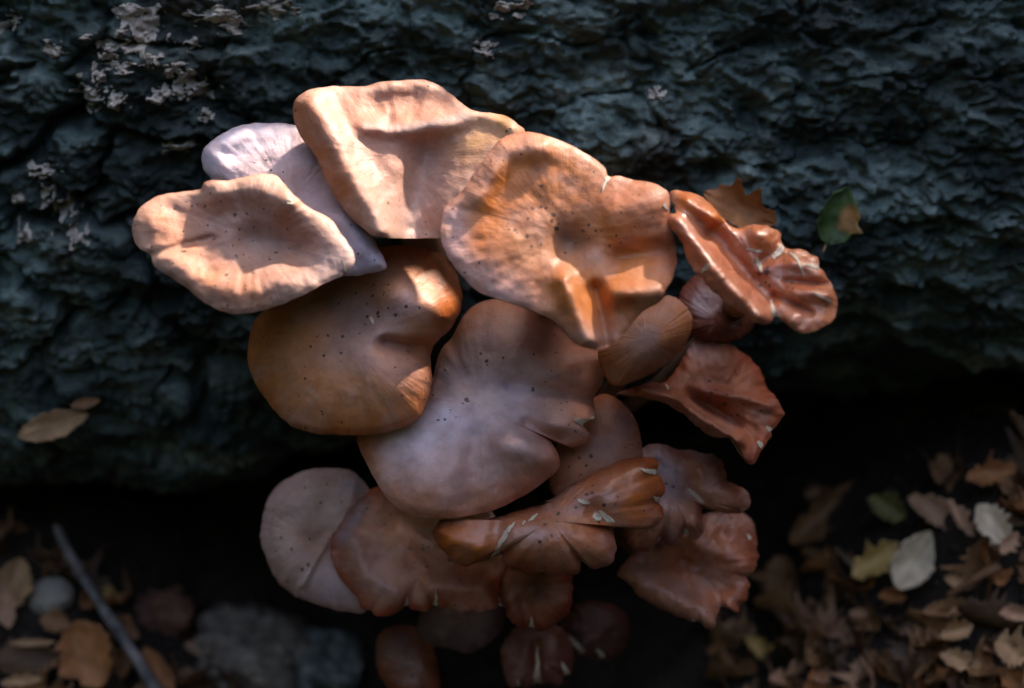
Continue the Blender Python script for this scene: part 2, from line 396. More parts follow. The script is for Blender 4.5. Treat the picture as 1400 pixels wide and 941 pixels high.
    # skin colours: centre, middle, margin, mottled bloom and hand-placed tints
    C0, C1, C2 = [np.array(q) for q in D['col']]
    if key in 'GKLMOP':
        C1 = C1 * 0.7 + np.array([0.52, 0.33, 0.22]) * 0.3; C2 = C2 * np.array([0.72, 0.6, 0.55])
    rn = np.clip(R + 0.10 * fbm(U / 40, Vp / 40, seed + 11, 3), 0, 1)
    f1 = sstep(0.05, 0.5, rn)[..., None]; f2 = sstep(0.62, 0.98, rn)[..., None]
    Cc = (C0 * (1 - f1) + C1 * f1) * (1 - f2) + C2 * f2
    blm = np.clip(fbm(U / 55.0, Vp / 55.0, seed + 31, 4, 0.6) * 0.9, 0, 1)[..., None] * D.get('bloom', 0.8 if key in 'IKMOPJ' else 0.6)
    Cc = Cc * (1 - blm) + np.array([0.50, 0.40, 0.34]) * blm
    dk = np.clip(fbm(U / 38.0 + 9, Vp / 38.0, seed + 37, 4, 0.6) * 0.8, 0, 1)[..., None] * 0.5
    Cc = Cc * (1 - dk) + Cc * np.array([0.78, 0.62, 0.5]) * dk
    for (pu, pv, pr, pc, pa) in D.get('pat', []):
        pts = pu if isinstance(pu, list) else [(pu, pv)]
        d, _ = pl_dist(U, Vp, pts); wgt = pa * np.exp(-(d / pr) ** 2) * (1 + 0.5 * fbm(U / 22, Vp / 22, seed + 13, 3))
        wgt = np.clip(wgt, 0, 1)[..., None]; Cc = Cc * (1 - wgt) + np.array(pc) * wgt
    eg = 0.45 * sstep(0.965, 0.998, R + 0.02 * fbm(U / 9, Vp / 9, seed + 51, 2))[..., None]; Cc = Cc * (1 - eg) + Cc * np.array([0.6, 0.42, 0.36]) * eg
    lum = Cc.mean(-1, keepdims=True); Cc = np.clip(lum + (Cc - lum) * D.get('sat', 1.22), 0.01, 0.85)
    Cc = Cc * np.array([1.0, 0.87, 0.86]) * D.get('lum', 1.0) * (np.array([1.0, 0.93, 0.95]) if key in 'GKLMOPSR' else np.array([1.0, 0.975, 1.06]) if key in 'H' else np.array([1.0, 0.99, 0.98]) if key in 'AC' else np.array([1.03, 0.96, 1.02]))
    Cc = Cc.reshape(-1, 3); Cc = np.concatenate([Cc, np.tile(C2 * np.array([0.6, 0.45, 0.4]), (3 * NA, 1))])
    Rf = np.concatenate([R.reshape(-1), np.full(3 * NA, 1.0)])
    col_attr(me, np.hstack([Cc, sstep(0.1, 0.75, Rf)[:, None]])); Af = np.concatenate([A.reshape(-1), np.tile(A[0], 3)])
    K = D.get('streak', 9.0) * 1.7
    vec_attr(me, 'polar', np.stack([np.cos(Af) * K + 0.0 * Rf, np.sin(Af) * K, Rf * 2.2 + seed], -1))
    root = bpy.data.objects.new('mushroom', None); COL.objects.link(root)
    # stipe base on the trunk or in the soil
    bu, bv = D.get('base', (c[0] * 0.5 + 350, c[1] * 0.6 + 330)); bx, bp = log_px(np.array(float(bu)), np.array(float(bv)))
    base = log_point(np.array(float(bx)), np.array(float(bp)), np.array(-0.010))
    if bv > 820:                                 # the lowest ones stand in the soil
        by = P0[1] + 1.05 * P0[2]; base = np.array([P0[0], by, float(ground_z(P0[0], by)) - 0.004])
    root.location = base
    inv = -base
    def part(name, me_, mat, parent, label=None):
        o = add(name, me_, mat, parent)
        if parent is root: o.location = inv
        if label: o['label'] = label
        return o
    cap = part('cap', me, M_CAPG if key in 'EM' else M_CAPW if D.get('wet') else M_CAPS if key in 'DHI' else M_CAP, root)
    # gills
    alt = np.where(np.arange(NA) % 2 == 0, 1.0, 0.0)
    gr = []
    for r_, th, fin in ((0.965, 0.0012, 0), (0.93, 0.0020, .0012), (0.8, 0.0042, .0026), (0.6, 0.007, .003), (0.4, 0.0105, .003), (0.2, 0.014, .0015), (0.08, 0.016, 0)):
        gr.append(under(r_, th * min(1, rad_m / 0.03) + alt * fin * min(1, rad_m / 0.03)))
    part('gills', mesh_np('gills', np.concatenate(gr), grid_faces(NA, len(gr), True)), M_GILL, root)
    # stipe: curved tapered tube from under the cap to its base
    ctop = surf(np.array(c[0]), np.array(c[1]), np.array(0.0), np.array(0.0)) + back * 0.008
    mid = ctop * 0.5 + base * 0.5 + (-n) * 0.012 + np.array([0, 0, -0.006])
    rs = D.get('sr', 0.20) * rad_m; pts = []; m = 20
    tube = []
    for i, tt in enumerate(np.linspace(0, 1, 22)):
        p = ctop * (1 - tt) ** 2 + 2 * mid * tt * (1 - tt) + base * tt ** 2
        tg = 2 * (1 - tt) * (mid - ctop) + 2 * tt * (base - mid); tg /= np.linalg.norm(tg)
        e1 = np.cross(tg, [1, 0.1, 0]); e1 /= np.linalg.norm(e1); e2 = np.cross(tg, e1)
        aa = np.linspace(0, 2 * math.pi, m, endpoint=False)
        r_ = rs * (1.35 - 1.1 * tt + 1.0 * tt * tt) * (1 + 0.10 * noise(np.cos(aa) * 3 + seed, np.sin(aa) * 3 + tt * 2, seed))
        tube.append(p + np.outer(np.cos(aa) * r_, e1) + np.outer(np.sin(aa) * r_, e2))
    part('stipe', mesh_np('stipe', np.concatenate(tube), grid_faces(m, 22, True)), M_STIPE, root)
    # splits in the skin, pale flesh showing
    for pl in D.get('cr', []):
        P = np.array(pl, float); m = max(10, len(P) * 5); q = np.linspace(0, len(P) - 1, m); ii = np.arange(len(P))
        u = np.interp(q, ii, P[:, 0]); v = np.interp(q, ii, P[:, 1]); wd = np.interp(q, ii, P[:, 2])
        sdx = seed + int(P[0, 0])
        u = u + 0.9 * noise(q * 3, q * 0 + .3, sdx); v = v + 0.9 * noise(q * 3, q * 0 + .7, sdx)
        tu = np.gradient(u); tv = np.gradient(v); L = np.hypot(tu, tv) + 1e-6
        rows = []
        for k, lift in ((-0.5, -0.0006), (-0.42, 0.00035), (-0.15, 0.0001), (0.15, 0.0001), (0.42, 0.00035), (0.5, -0.0006)):
            kk = k * (1 + 0.35 * noise(q * 4 + k * 3, q * 0 + k, sdx + 5))
            uu = u - tv / L * wd * kk; vv = v + tu / L * wd * kk
            r_, a_ = outr(uu, vv); sh = np.minimum(1, 0.992 / np.maximum(r_, 1e-3)); uu = c[0] + (uu - c[0]) * sh; vv = c[1] + (vv - c[1]) * sh; r_ = np.minimum(r_, 0.992); rows.append(surf(uu, vv, r_, a_, lift))
        part('split', mesh_np('split', np.concatenate(rows), grid_faces(m, 6)), M_FLESH, cap)
    root['label'] = D['label']; root['category'] = 'mushroom'; root['group'] = 'mushrooms in the cluster on the log'
    return root

OR = (0.46, 0.20, 0.085); TAN = (0.52, 0.29, 0.16); PK = (0.50, 0.33, 0.26); GRY = (0.43, 0.36, 0.345); WHT = (0.66, 0.67, 0.69)
RED = (0.33, 0.115, 0.055); DRK = (0.16, 0.062, 0.036); PALE = (0.58, 0.44, 0.36); BRN = (0.40, 0.165, 0.075)
CAPS = {}
CAPS['A'] = dict(label='wavy pinkish cap with a deep hollow, overlapping the white cap beside the bare bark', c=(345, 322), d=0.574, el=62, az=-6, sat=1.3, lum=0.82, dome=-2, drop=2, col=(GRY, PK, PALE),
  out=[(272, 259), (283, 248), (316, 246), (335, 241), (361, 237), (379, 241), (391, 254), (405, 270), (428, 287), (454, 302), (472, 328), (484, 347), (483, 362), (472, 375), (443, 388), (413, 404), (383, 417), (342, 428), (309, 427), (279, 414), (257, 395), (234, 380), (212, 365), (206, 349), (190, 339), (181, 320), (186, 291), (208, 272), (234, 264)],
  st=[([(300, 258), (345, 254), (385, 270)], 26, 5), ([(400, 280), (450, 320)], 22, 2.5), ([(348, 332), (400, 345)], 24, -5), ([(232, 355), (275, 388), (330, 398), (390, 384)], 22, 2.8), ([(205, 300)], 24, 3), ([(206, 349), (250, 336), (290, 325)], 6, -1.5)],
  pat=[([(340, 290), (360, 350)], 0, 42, (0.40, 0.29, 0.24), .7), ([(220, 300), (280, 380), (340, 400)], 0, 26, (0.56, 0.31, 0.20), .7), ([(440, 360), (475, 345)], 0, 25, (0.60, 0.50, 0.47), .8)],
  cr=[[(468, 355, 1.5), (472, 366, 2.5), (473, 375, 4)], [(391, 275, 6), (397, 277, 7), (401, 275, 3)]])
CAPS['B'] = dict(sat=1.0, label='pale whitish cap tucked behind the wavy pinkish cap', c=(400, 275), d=0.593, el=58, az=-8, dome=2, drop=3, col=(GRY, (0.56, 0.48, 0.44), WHT),
  out=[(291, 250), (277, 228), (278, 205), (300, 185), (330, 172), (365, 168), (410, 173), (445, 200), (478, 250), (503, 310), (518, 340), (528, 366), (502, 374), (470, 377), (420, 365), (360, 345), (310, 300)],
  st=[([(300, 225), (290, 205), (330, 180)], 16, 2.5), ([(470, 300), (515, 355)], 16, 2), ([(430, 260)], 30, -4)], pat=[([(290, 215), (340, 180)], 0, 45, (0.74, 0.76, 0.80), .8), ([(500, 350)], 0, 30, (0.67, 0.70, 0.74), .8)])
CAPS['C'] = dict(label='broad topmost cap with a folded edge and a draped front lobe', c=(545, 215), d=0.592, sat=1.3, lum=0.84, el=60, az=4, dome=0, drop=1.5, col=(PK, PK, PALE),
  out=[(400, 147), (406, 133), (428, 122), (458, 118), (495, 118), (525, 112), (562, 109), (588, 111), (614, 127), (644, 150), (690, 158), (708, 170), (716, 182), (690, 215), (655, 255), (635, 290), (622, 322), (580, 326), (550, 326), (524, 325), (508, 321), (500, 315), (476, 293), (454, 261), (432, 217), (413, 190), (402, 165)],
  st=[([(425, 140), (455, 195), (490, 260), (520, 312)], 24, 7), ([(500, 173), (560, 177), (610, 170), (655, 155), (700, 168)], 13, 2.6, 20), ([(532, 166)], 9, -2), ([(585, 215), (575, 260), (565, 310)], 30, -8), ([(520, 145), (600, 140)], 22, -2.5), ([(700, 185), (650, 250), (620, 300)], 22, 5)],
  pat=[([(412, 150), (430, 200), (465, 260)], 0, 20, (0.48, 0.24, 0.13), .8), ([(450, 150), (600, 135)], 0, 28, (0.54, 0.31, 0.22), .7), ([(600, 250), (560, 300)], 0, 40, (0.52, 0.42, 0.38), .6), ([(640, 200), (690, 170)], 0, 26, (0.62, 0.42, 0.24), .7), ([(500, 172), (560, 176), (640, 158)], 0, 5, (0.62, 0.52, 0.46), .8)],
  cr=[])
CAPS['D'] = dict(label='large funnel-shaped orange cap with a sunken navel and a folded lower lip', c=(770, 320), d=0.570, lum=1.0, sat=1.4, el=54, az=6, dome=-3, drop=3, col=((0.40, 0.24, 0.15), (0.50, 0.255, 0.125), (0.56, 0.36, 0.24)), streak=12,
  out=[(603, 315), (604, 297), (612, 280), (631, 262), (649, 236), (672, 202), (690, 187), (716, 180), (746, 185), (783, 200), (813, 217), (835, 234), (865, 245), (895, 252), (913, 262), (917, 275), (915, 300), (922, 330), (925, 360), (918, 385), (911, 396), (904, 411), (876, 429), (854, 455), (828, 476), (806, 477), (783, 466), (768, 448), (746, 433), (720, 422), (690, 412), (660, 403), (638, 384), (616, 358), (604, 335)],
  st=[([(776, 336)], 24, -6), ([(655, 265), (692, 208), (745, 203)], 18, 3), ([(772, 385), (788, 425), (802, 462)], 17, 5.5), ([(815, 395), (829, 470)], 10, -4.5), ([(842, 400), (900, 398)], 18, 6), ([(850, 352), (920, 340)], 18, -4), ([(845, 290), (890, 280)], 32, 4.5), ([(690, 340), (740, 330)], 40, 1.5)],
  pat=[([(612, 300), (632, 365), (700, 408)], 0, 30, (0.55, 0.43, 0.38), .9), ([(640, 270), (680, 205)], 0, 16, (0.52, 0.38, 0.30), .7), ([(776, 330)], 0, 22, (0.26, 0.22, 0.17), .75), ([(690, 250), (660, 330)], 0, 22, (0.50, 0.22, 0.085), .7), ([(850, 270), (890, 290)], 0, 40, (0.46, 0.24, 0.16), .6), ([(910, 350)], 0, 26, RED, .7), ([(850, 410)], 0, 30, (0.44, 0.20, 0.10), .7), ([(728, 340)], 0, 34, (0.60, 0.40, 0.26), .6)],
  cr=[[(838, 233, 12), (831, 243, 8), (826, 253, 4), (823, 264, 1)], [(908, 279, 7), (914, 288, 3)], [(660, 402, 1), (690, 411, 2.5), (700, 414, 1)]])
CAPS['E'] = dict(label='glossy reddish brown cap with split scalloped margin beside the green leaf', c=(1035, 365), d=0.566, sat=1.3, el=64, az=-2, dome=-2, drop=3, wet=True, base=(985, 440), wave=1.6, ragged=2.2, col=((0.36, 0.15, 0.085), (0.46, 0.21, 0.12), (0.54, 0.30, 0.19)),
  out=[(910, 298), (924, 291), (917, 275), (917, 263), (935, 262), (955, 268), (975, 282), (1000, 310), (1022, 309), (1042, 308), (1065, 316), (1073, 338), (1094, 342), (1116, 350), (1122, 366), (1136, 386), (1144, 404), (1142, 430), (1134, 442), (1113, 452), (1094, 454), (1067, 440), (1039, 444), (1012, 426), (980, 404), (960, 381), (941, 358), (930, 330)],
  st=[([(925, 300), (960, 345), (995, 388), (1035, 430)], 14, 6), ([(975, 320), (1010, 360), (1050, 405)], 13, -3.5), ([(940, 275), (975, 298)], 11, 4), ([(1040, 322)], 16, 3.5), ([(1085, 360), (1120, 375)], 11, 2.5), ([(1090, 400), (1130, 405)], 11, 2.5), ([(1085, 435)], 11, 2), ([(1075, 385), (1130, 388)], 5, -2), ([(1060, 405), (1110, 428)], 5, -2), ([(1062, 345), (1040, 360)], 7, -2)],
  pat=[([(920, 300), (965, 350), (1030, 425)], 0, 16, (0.56, 0.30, 0.19), .7), ([(940, 275), (1045, 320)], 0, 16, (0.50, 0.20, 0.075), .7), ([(1037, 362)], 0, 7, (0.55, 0.38, 0.28), .8)],
  cr=[[(958, 373, 2), (965, 366, 7), (970, 360, 3)], [(1054, 410, 2), (1058, 424, 6), (1063, 438, 11)], [(1080, 345, 3), (1090, 354, 5), (1096, 366, 5), (1099, 378, 1)], [(1101, 362, 2), (1110, 363, 6), (1120, 366, 7)], [(1111, 400, 1), (1124, 406, 4), (1136, 413, 4)], [(1056, 352, 7), (1064, 346, 10), (1071, 335, 7)], [(1034, 352, 4), (1038, 362, 7), (1041, 372, 4)], [(1020, 340, 2), (1034, 343, 5), (1042, 344, 2)]])
CAPS['F'] = dict(label='small smooth tan cap peeking out under the folded lip of the funnel-shaped cap', c=(885, 465), d=0.606, el=50, az=16, dome=5, drop=6, dp=3, wave=.4, col=(GRY, TAN, (0.46, 0.24, 0.12)),
  out=[(818, 480), (845, 440), (880, 412), (918, 405), (942, 424), (946, 450), (930, 481), (902, 504), (866, 522), (840, 528), (826, 510)], pat=[(870, 460, 30, (0.42, 0.34, 0.30), .7)], cr=[])
CAPS['G'] = dict(label='ragged reddish cap with a rolled front edge in the shade below the glossy cap', c=(978, 548), d=0.622, el=60, az=18, dome=-1, drop=3, wave=1.6, base=(965, 560), ragged=2.0, col=((0.30, 0.10, 0.045), RED, (0.40, 0.17, 0.10)),
  out=[(843, 538), (868, 529), (888, 523), (912, 520), (935, 490), (952, 458), (978, 453), (1003, 472), (1035, 500), (1048, 527), (1071, 559), (1067, 575), (1044, 612), (1029, 635), (1014, 624), (1002, 602), (972, 596), (943, 574), (911, 552), (878, 543)],
  st=[([(880, 532), (925, 546), (965, 574), (1010, 602)], 10, 6), ([(950, 548), (1005, 578)], 13, -6), ([(985, 500)], 26, 2), ([(960, 535), (1020, 545), (1055, 555)], 9, 3), ([(1030, 590)], 14, -3)],
  pat=[([(885, 530), (940, 555), (1000, 595)], 0, 10, (0.44, 0.22, 0.14), .7), ([(960, 530)], 0, 20, (0.36, 0.18, 0.13), .7)],
  cr=[[(1048, 583, 3), (1052, 587, 7), (1056, 590, 4)], [(1036, 603, 4), (1040, 608, 8), (1041, 613, 3)], [(968, 462, 6), (974, 466, 10), (978, 464, 5)], [(910, 525, 2), (914, 532, 5)]])
CAPS['H'] = dict(lum=1.06, sat=1.42, label='smooth rounded brown-orange cap with grey centre, half covered by the wavy cap', c=(478, 470), d=0.594, el=52, az=-8, dome=5, drop=8, dp=3.2, lip=1.2, wave=.7, col=((0.44, 0.33, 0.26), (0.55, 0.33, 0.20), (0.54, 0.27, 0.14)), streak=11,
  out=[(339, 490), (341, 460), (354, 431), (390, 405), (430, 375), (480, 348), (535, 336), (592, 343), (618, 363), (631, 397), (629, 426), (613, 452), (594, 471), (589, 490), (590, 524), (582, 554), (570, 575), (541, 588), (507, 594), (469, 595), (418, 590), (388, 575), (362, 545), (345, 516)],
  st=[([(545, 400), (590, 420)], 32, 7), ([(528, 468), (560, 474), (600, 470)], 15, -4.5, 8), ([(480, 430)], 40, -3.5), ([(500, 480), (540, 520)], 30, 1.5)],
  pat=[([(470, 420), (500, 440)], 0, 40, (0.27, 0.23, 0.21), .7), ([(555, 415), (530, 445)], 0, 24, (0.50, 0.40, 0.36), .75), ([(520, 490), (560, 510)], 0, 34, (0.46, 0.33, 0.27), .6), ([(600, 380), (615, 430)], 0, 20, RED, .6)],
  cr=[[(507, 434, 4), (509, 439, 5), (511, 443, 2)]])
CAPS['I'] = dict(label='greyish pink lobed cap with a bluish bloom in the middle of the cluster', c=(655, 555), d=0.603, lum=1.15, sat=1.25, el=53, az=2, dome=1, drop=6, dp=3.5, lip=1.1, wave=1.0, col=((0.50, 0.44, 0.40), (0.54, 0.42, 0.36), (0.50, 0.30, 0.20)), streak=10,
  out=[(575, 545), (590, 520), (601, 482), (618, 460), (635, 430), (656, 414), (677, 409), (703, 416), (737, 430), (762, 443), (783, 467), (809, 477), (828, 484), (828, 507), (822, 528), (812, 546), (815, 571), (806, 579), (804, 601), (785, 611), (767, 607), (752, 600), (765, 626), (762, 643), (737, 664), (711, 681), (673, 698), (626, 707), (575, 706), (541, 693), (515, 660), (495, 622), (488, 596), (495, 572), (530, 550)],
  st=[([(640, 515), (690, 540)], 38, -4), ([(600, 660)], 46, 3), ([(700, 610), (745, 625)], 24, 6.5), ([(755, 578), (795, 580)], 15, 5), ([(720, 580), (762, 603)], 9, -4), ([(690, 455), (760, 490)], 30, 3), ([(700, 525), (820, 550)], 13, -4), ([(650, 600), (640, 690)], 14, -2)],
  pat=[([(617, 512)], 0, 24, (0.24, 0.225, 0.22), .7), ([(730, 470), (800, 500)], 0, 30, (0.33, 0.17, 0.12), .75), ([(560, 600), (650, 560), (700, 540)], 0, 36, (0.76, 0.73, 0.73), .85), ([(740, 650), (700, 675)], 0, 20, (0.36, 0.16, 0.10), .7), ([(710, 605)], 0, 14, (0.54, 0.48, 0.47), .6), ([(500, 605)], 0, 22, (0.36, 0.15, 0.07), .8)],
  cr=[[(785, 573, 2), (795, 577, 10), (804, 582, 12)], [(803, 575, 3), (815, 569, 4)]])
CAPS['J'] = dict(sat=1.25, label='pale greyish cap low on the cluster with a dark gap beside it', c=(432, 738), d=0.655, el=46, az=-14, dome=4, drop=5, wave=.8, col=((0.58, 0.46, 0.37), (0.66, 0.55, 0.46), (0.62, 0.50, 0.43)),
  out=[(356, 738), (359, 710), (367, 680), (387, 658), (420, 643), (456, 640), (485, 647), (510, 680), (515, 740), (505, 800), (500, 836), (467, 836), (434, 827), (402, 814), (380, 796), (365, 767)],
  st=[([(380, 700), (385, 760)], 26, 2.5), ([(400, 680), (450, 665)], 22, 2), ([(415, 800), (432, 765), (450, 735)], 5, 1.6), ([(440, 740), (470, 770)], 24, -3), ([(485, 660), (480, 690)], 8, 2)], pat=[([(480, 665)], 0, 16, (0.5, 0.5, 0.53), .7), ([(420, 740)], 0, 22, (0.48, 0.30, 0.19), .6), ([(430, 800), (470, 820)], 0, 22, (0.54, 0.49, 0.48), .7)],
  cr=[[(412, 802, 1), (420, 785, 3), (431, 768, 1)]])
CAPS['K'] = dict(lum=1.12, label='dark rimmed brown cap with short splits, overlapping the pale greyish cap', c=(560, 755), d=0.640, el=56, az=-6, dome=-1, drop=5, dp=4, wet=True, wave=1.2, ragged=2.0, col=((0.34, 0.17, 0.10), (0.48, 0.29, 0.20), (0.42, 0.17, 0.09)),
  out=[(452, 759), (453, 738), (467, 712), (485, 690), (510, 668), (560, 650), (620, 660), (665, 690), (690, 730), (690, 770), (683, 800), (680, 830), (666, 835), (630, 837), (612, 833), (594, 832), (575, 837), (556, 833), (528, 843), (498, 834), (485, 814), (459, 781)],
  st=[([(550, 715), (640, 765)], 32, -7), ([(480, 740), (500, 785), (540, 812)], 18, 4), ([(590, 802), (660, 802)], 15, 4.5), ([(570, 800), (556, 833)], 7, -2)],
  pat=[([(500, 750), (520, 790)], 0, 28, (0.46, 0.33, 0.27), .8), ([(640, 780)], 0, 40, RED, .6), ([(470, 735), (490, 695)], 0, 12, (0.36, 0.33, 0.34), .7)],
  cr=[[(557, 815, 1), (556, 825, 4), (555, 834, 8)], [(596, 806, 1), (596, 818, 4), (594, 833, 8)], [(494, 836, 5), (505, 838, 6)], [(603, 836, 4), (614, 835, 5)], [(635, 838, 3), (647, 837, 4)]])
CAPS['L'] = dict(lum=1.15, label='dark red small cap with pale wedge splits under the cracked orange cap', c=(728, 805), d=0.642, el=46, az=4, dome=2, drop=4, wet=True, wave=1.0, ragged=2.0, col=(DRK, (0.24, 0.07, 0.035), (0.34, 0.12, 0.075)),
  out=[(674, 790), (690, 765), (730, 755), (770, 765), (783, 795), (783, 815), (777, 838), (755, 857), (742, 862), (726, 864), (703, 854), (690, 840), (679, 825)],
  st=[([(715, 820), (727, 860)], 10, -1.5), ([(700, 835)], 12, 2), ([(755, 830)], 14, 2)],
  cr=[[(680, 795, 1), (678, 812, 6), (680, 828, 14), (684, 836, 9)], [(726, 843, 1), (727, 853, 6), (727, 863, 11)], [(703, 857, 3), (711, 862, 6)]])
CAPS['M'] = dict(lum=1.12, label='orange brown cap with pale cracks and insect-chewed holes across the lower cluster', c=(752, 712), d=0.600, el=50, az=4, dome=3, drop=6, dp=3, lip=1.1, wet=True, wave=1.1, ragged=1.8, col=((0.34, 0.15, 0.075), BRN, (0.42, 0.19, 0.10)),
  out=[(592, 734), (596, 716), (613, 710), (657, 712), (694, 702), (742, 687), (787, 659), (835, 635), (860, 627), (896, 627), (902, 641), (910, 669), (904, 681), (908, 702), (900, 718), (884, 724), (868, 720), (845, 721), (840, 734), (843, 750), (835, 771), (811, 779), (801, 770), (787, 785), (742, 788), (698, 776), (680, 763), (661, 768), (633, 773), (609, 758)],
  st=[([(705, 738), (812, 744)], 34, 5), ([(620, 740), (655, 750)], 18, 4), ([(684, 705), (676, 765)], 13, -3.5), ([(830, 680), (880, 665)], 30, 3), ([(815, 700), (845, 724)], 15, -3.5), ([(600, 725)], 12, 2)],
  pat=[([(610, 745), (650, 760)], 0, 20, (0.44, 0.17, 0.05), .7), ([(740, 700), (800, 680)], 0, 22, (0.38, 0.20, 0.13), .6), ([(870, 680)], 0, 26, (0.48, 0.19, 0.07), .7), ([(760, 760), (820, 765)], 0, 20, (0.44, 0.25, 0.15), .7)],
  cr=[[(705, 713, 2), (695, 724, 6), (687, 738, 9), (681, 750, 5), (678, 762, 14)], [(722, 713, 2), (728, 708, 5), (735, 702, 3)], [(714, 717, 2), (718, 712, 4)], [(790, 684, 4), (798, 687, 7), (806, 688, 3)], [(811, 704, 6), (816, 708, 12), (822, 708, 5)], [(819, 698, 3), (828, 707, 9), (836, 714, 10), (841, 722, 5)], [(876, 641, 2), (888, 645, 8), (899, 646, 9)], [(894, 680, 3), (900, 684, 8), (906, 686, 7)], [(800, 763, 1), (801, 770, 8), (802, 774, 11)], [(742, 780, 3), (742, 787, 8)], [(770, 784, 2), (771, 788, 5)]])
CAPS['N'] = dict(label='brown cap squeezed behind the greyish pink lobed cap', c=(825, 610), d=0.618, el=52, az=14, dome=4, drop=5, dp=3, wave=.6, col=((0.38, 0.26, 0.20), (0.42, 0.22, 0.13), (0.36, 0.15, 0.08)),
  out=[(750, 650), (765, 600), (790, 562), (820, 540), (846, 546), (866, 570), (876, 600), (878, 632), (860, 665), (810, 690), (765, 685)], pat=[(850, 580, 24, (0.45, 0.30, 0.24), .6)])
CAPS['O'] = dict(lum=1.1, label='grey and brown frilled cap behind the raised end of the cracked orange cap', c=(925, 675), d=0.632, el=54, az=14, dome=2, drop=5, wave=1.5, ragged=2.2, wet=True, col=((0.36, 0.25, 0.20), (0.38, 0.21, 0.14), (0.38, 0.19, 0.13)),
  out=[(850, 640), (876, 613), (896, 607), (924, 613), (957, 617), (985, 629), (995, 657), (1018, 669), (1026, 685), (1018, 700), (990, 701), (967, 692), (960, 704), (961, 730), (948, 737), (934, 734), (920, 748), (904, 739), (884, 754), (860, 745), (845, 700)],
  st=[([(940, 672), (965, 692)], 9, -3.5), ([(905, 690), (945, 715)], 20, 3), ([(960, 640), (1000, 680)], 18, 3), ([(900, 640), (930, 660)], 16, -2.5)],
  pat=[([(890, 620), (910, 660)], 0, 26, (0.40, 0.36, 0.36), .7), ([(955, 645)], 0, 18, (0.44, 0.2, 0.09), .6), ([(900, 740), (930, 740)], 0, 12, (0.22, 0.12, 0.1), .6)],
  cr=[[(940, 668, 2), (950, 676, 6), (962, 688, 4)], [(937, 722, 3), (938, 730, 8), (938, 736, 6)], [(1012, 697, 3), (1019, 698, 5)], [(900, 736, 2), (904, 741, 6)]])
CAPS['P'] = dict(label='brown wavy funnel cap low on the cluster, nearest the leaf litter with pale leaves', c=(945, 775), d=0.652, el=54, az=16, dome=-2, drop=4, wave=1.5, ragged=2.4, wet=True, col=((0.30, 0.12, 0.06), (0.36, 0.15, 0.08), (0.40, 0.21, 0.14)),
  out=[(843, 783), (868, 755), (900, 735), (950, 708), (995, 697), (1026, 708), (1036, 746), (1034, 775), (1024, 791), (1026, 808), (1009, 836), (989, 832), (981, 840), (974, 860), (949, 851), (916, 839), (880, 819), (860, 799)],
  st=[([(880, 795), (930, 820), (975, 850)], 20, 4), ([(930, 770), (985, 800)], 20, -5), ([(960, 745), (1020, 770)], 18, 2.5), ([(985, 825), (960, 790)], 8, -2)],
  pat=[([(870, 785), (930, 825), (970, 845)], 0, 22, (0.42, 0.26, 0.18), .8), ([(1000, 740)], 0, 24, RED, .6)],
  cr=[[(1022, 785, 3), (1026, 789, 7)], [(985, 828, 3), (990, 834, 8)], [(1014, 826, 4), (1017, 831, 8)], [(1024, 805, 4), (1029, 808, 7)], [(1022, 730, 3), (1026, 738, 6)], [(947, 849, 4), (955, 853, 5)]])
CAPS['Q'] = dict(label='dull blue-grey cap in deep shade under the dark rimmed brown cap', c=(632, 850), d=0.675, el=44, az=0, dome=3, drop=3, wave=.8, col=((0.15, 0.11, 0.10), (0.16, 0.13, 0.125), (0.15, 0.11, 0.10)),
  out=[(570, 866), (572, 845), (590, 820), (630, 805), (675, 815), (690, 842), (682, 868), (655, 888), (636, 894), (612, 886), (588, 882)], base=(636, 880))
CAPS['R'] = dict(label='small orange-red cap at the foot of the cluster beside the grey bark chunk', c=(556, 905), d=0.690, el=46, az=-20, dome=4, drop=5, wave=1.2, wet=True, col=((0.2, 0.12, 0.1), (0.28, 0.12, 0.07), (0.36, 0.15, 0.075)),
  out=[(514, 892), (518, 868), (538, 855), (566, 856), (588, 874), (598, 905), (600, 945), (570, 965), (536, 948), (517, 918)], pat=[(565, 925, 14, (0.5, 0.36, 0.3), .7), (545, 875, 20, (0.2, 0.17, 0.18), .7)], base=(565, 900))
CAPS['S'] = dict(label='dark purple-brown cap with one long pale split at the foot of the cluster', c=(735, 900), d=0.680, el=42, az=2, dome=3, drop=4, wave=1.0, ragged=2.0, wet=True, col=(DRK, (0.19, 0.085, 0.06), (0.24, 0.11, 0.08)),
  out=[(684, 895), (692, 872), (715, 850), (745, 848), (772, 862), (784, 890), (781, 922), (766, 938), (748, 936), (735, 944), (718, 940), (695, 938)],
  st=[([(733, 880), (735, 940)], 8, -2)], cr=[[(735, 884, 1), (735, 905, 5), (734, 925, 9), (735, 942, 15)], [(768, 905, 2), (774, 918, 8), (777, 930, 10)], [(708, 930, 2), (709, 938, 6)]], base=(735, 900))
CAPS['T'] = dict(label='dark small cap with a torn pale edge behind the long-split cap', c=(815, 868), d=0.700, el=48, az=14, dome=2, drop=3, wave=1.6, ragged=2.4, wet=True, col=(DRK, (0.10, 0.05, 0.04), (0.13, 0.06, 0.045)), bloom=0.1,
  out=[(768, 865), (775, 840), (800, 822), (840, 828), (862, 850), (858, 882), (835, 902), (805, 900), (782, 892)], cr=[[(776, 868, 4), (786, 880, 9), (798, 892, 7)], [(815, 888, 4), (822, 895, 8), (826, 899, 4)]], base=(815, 890))
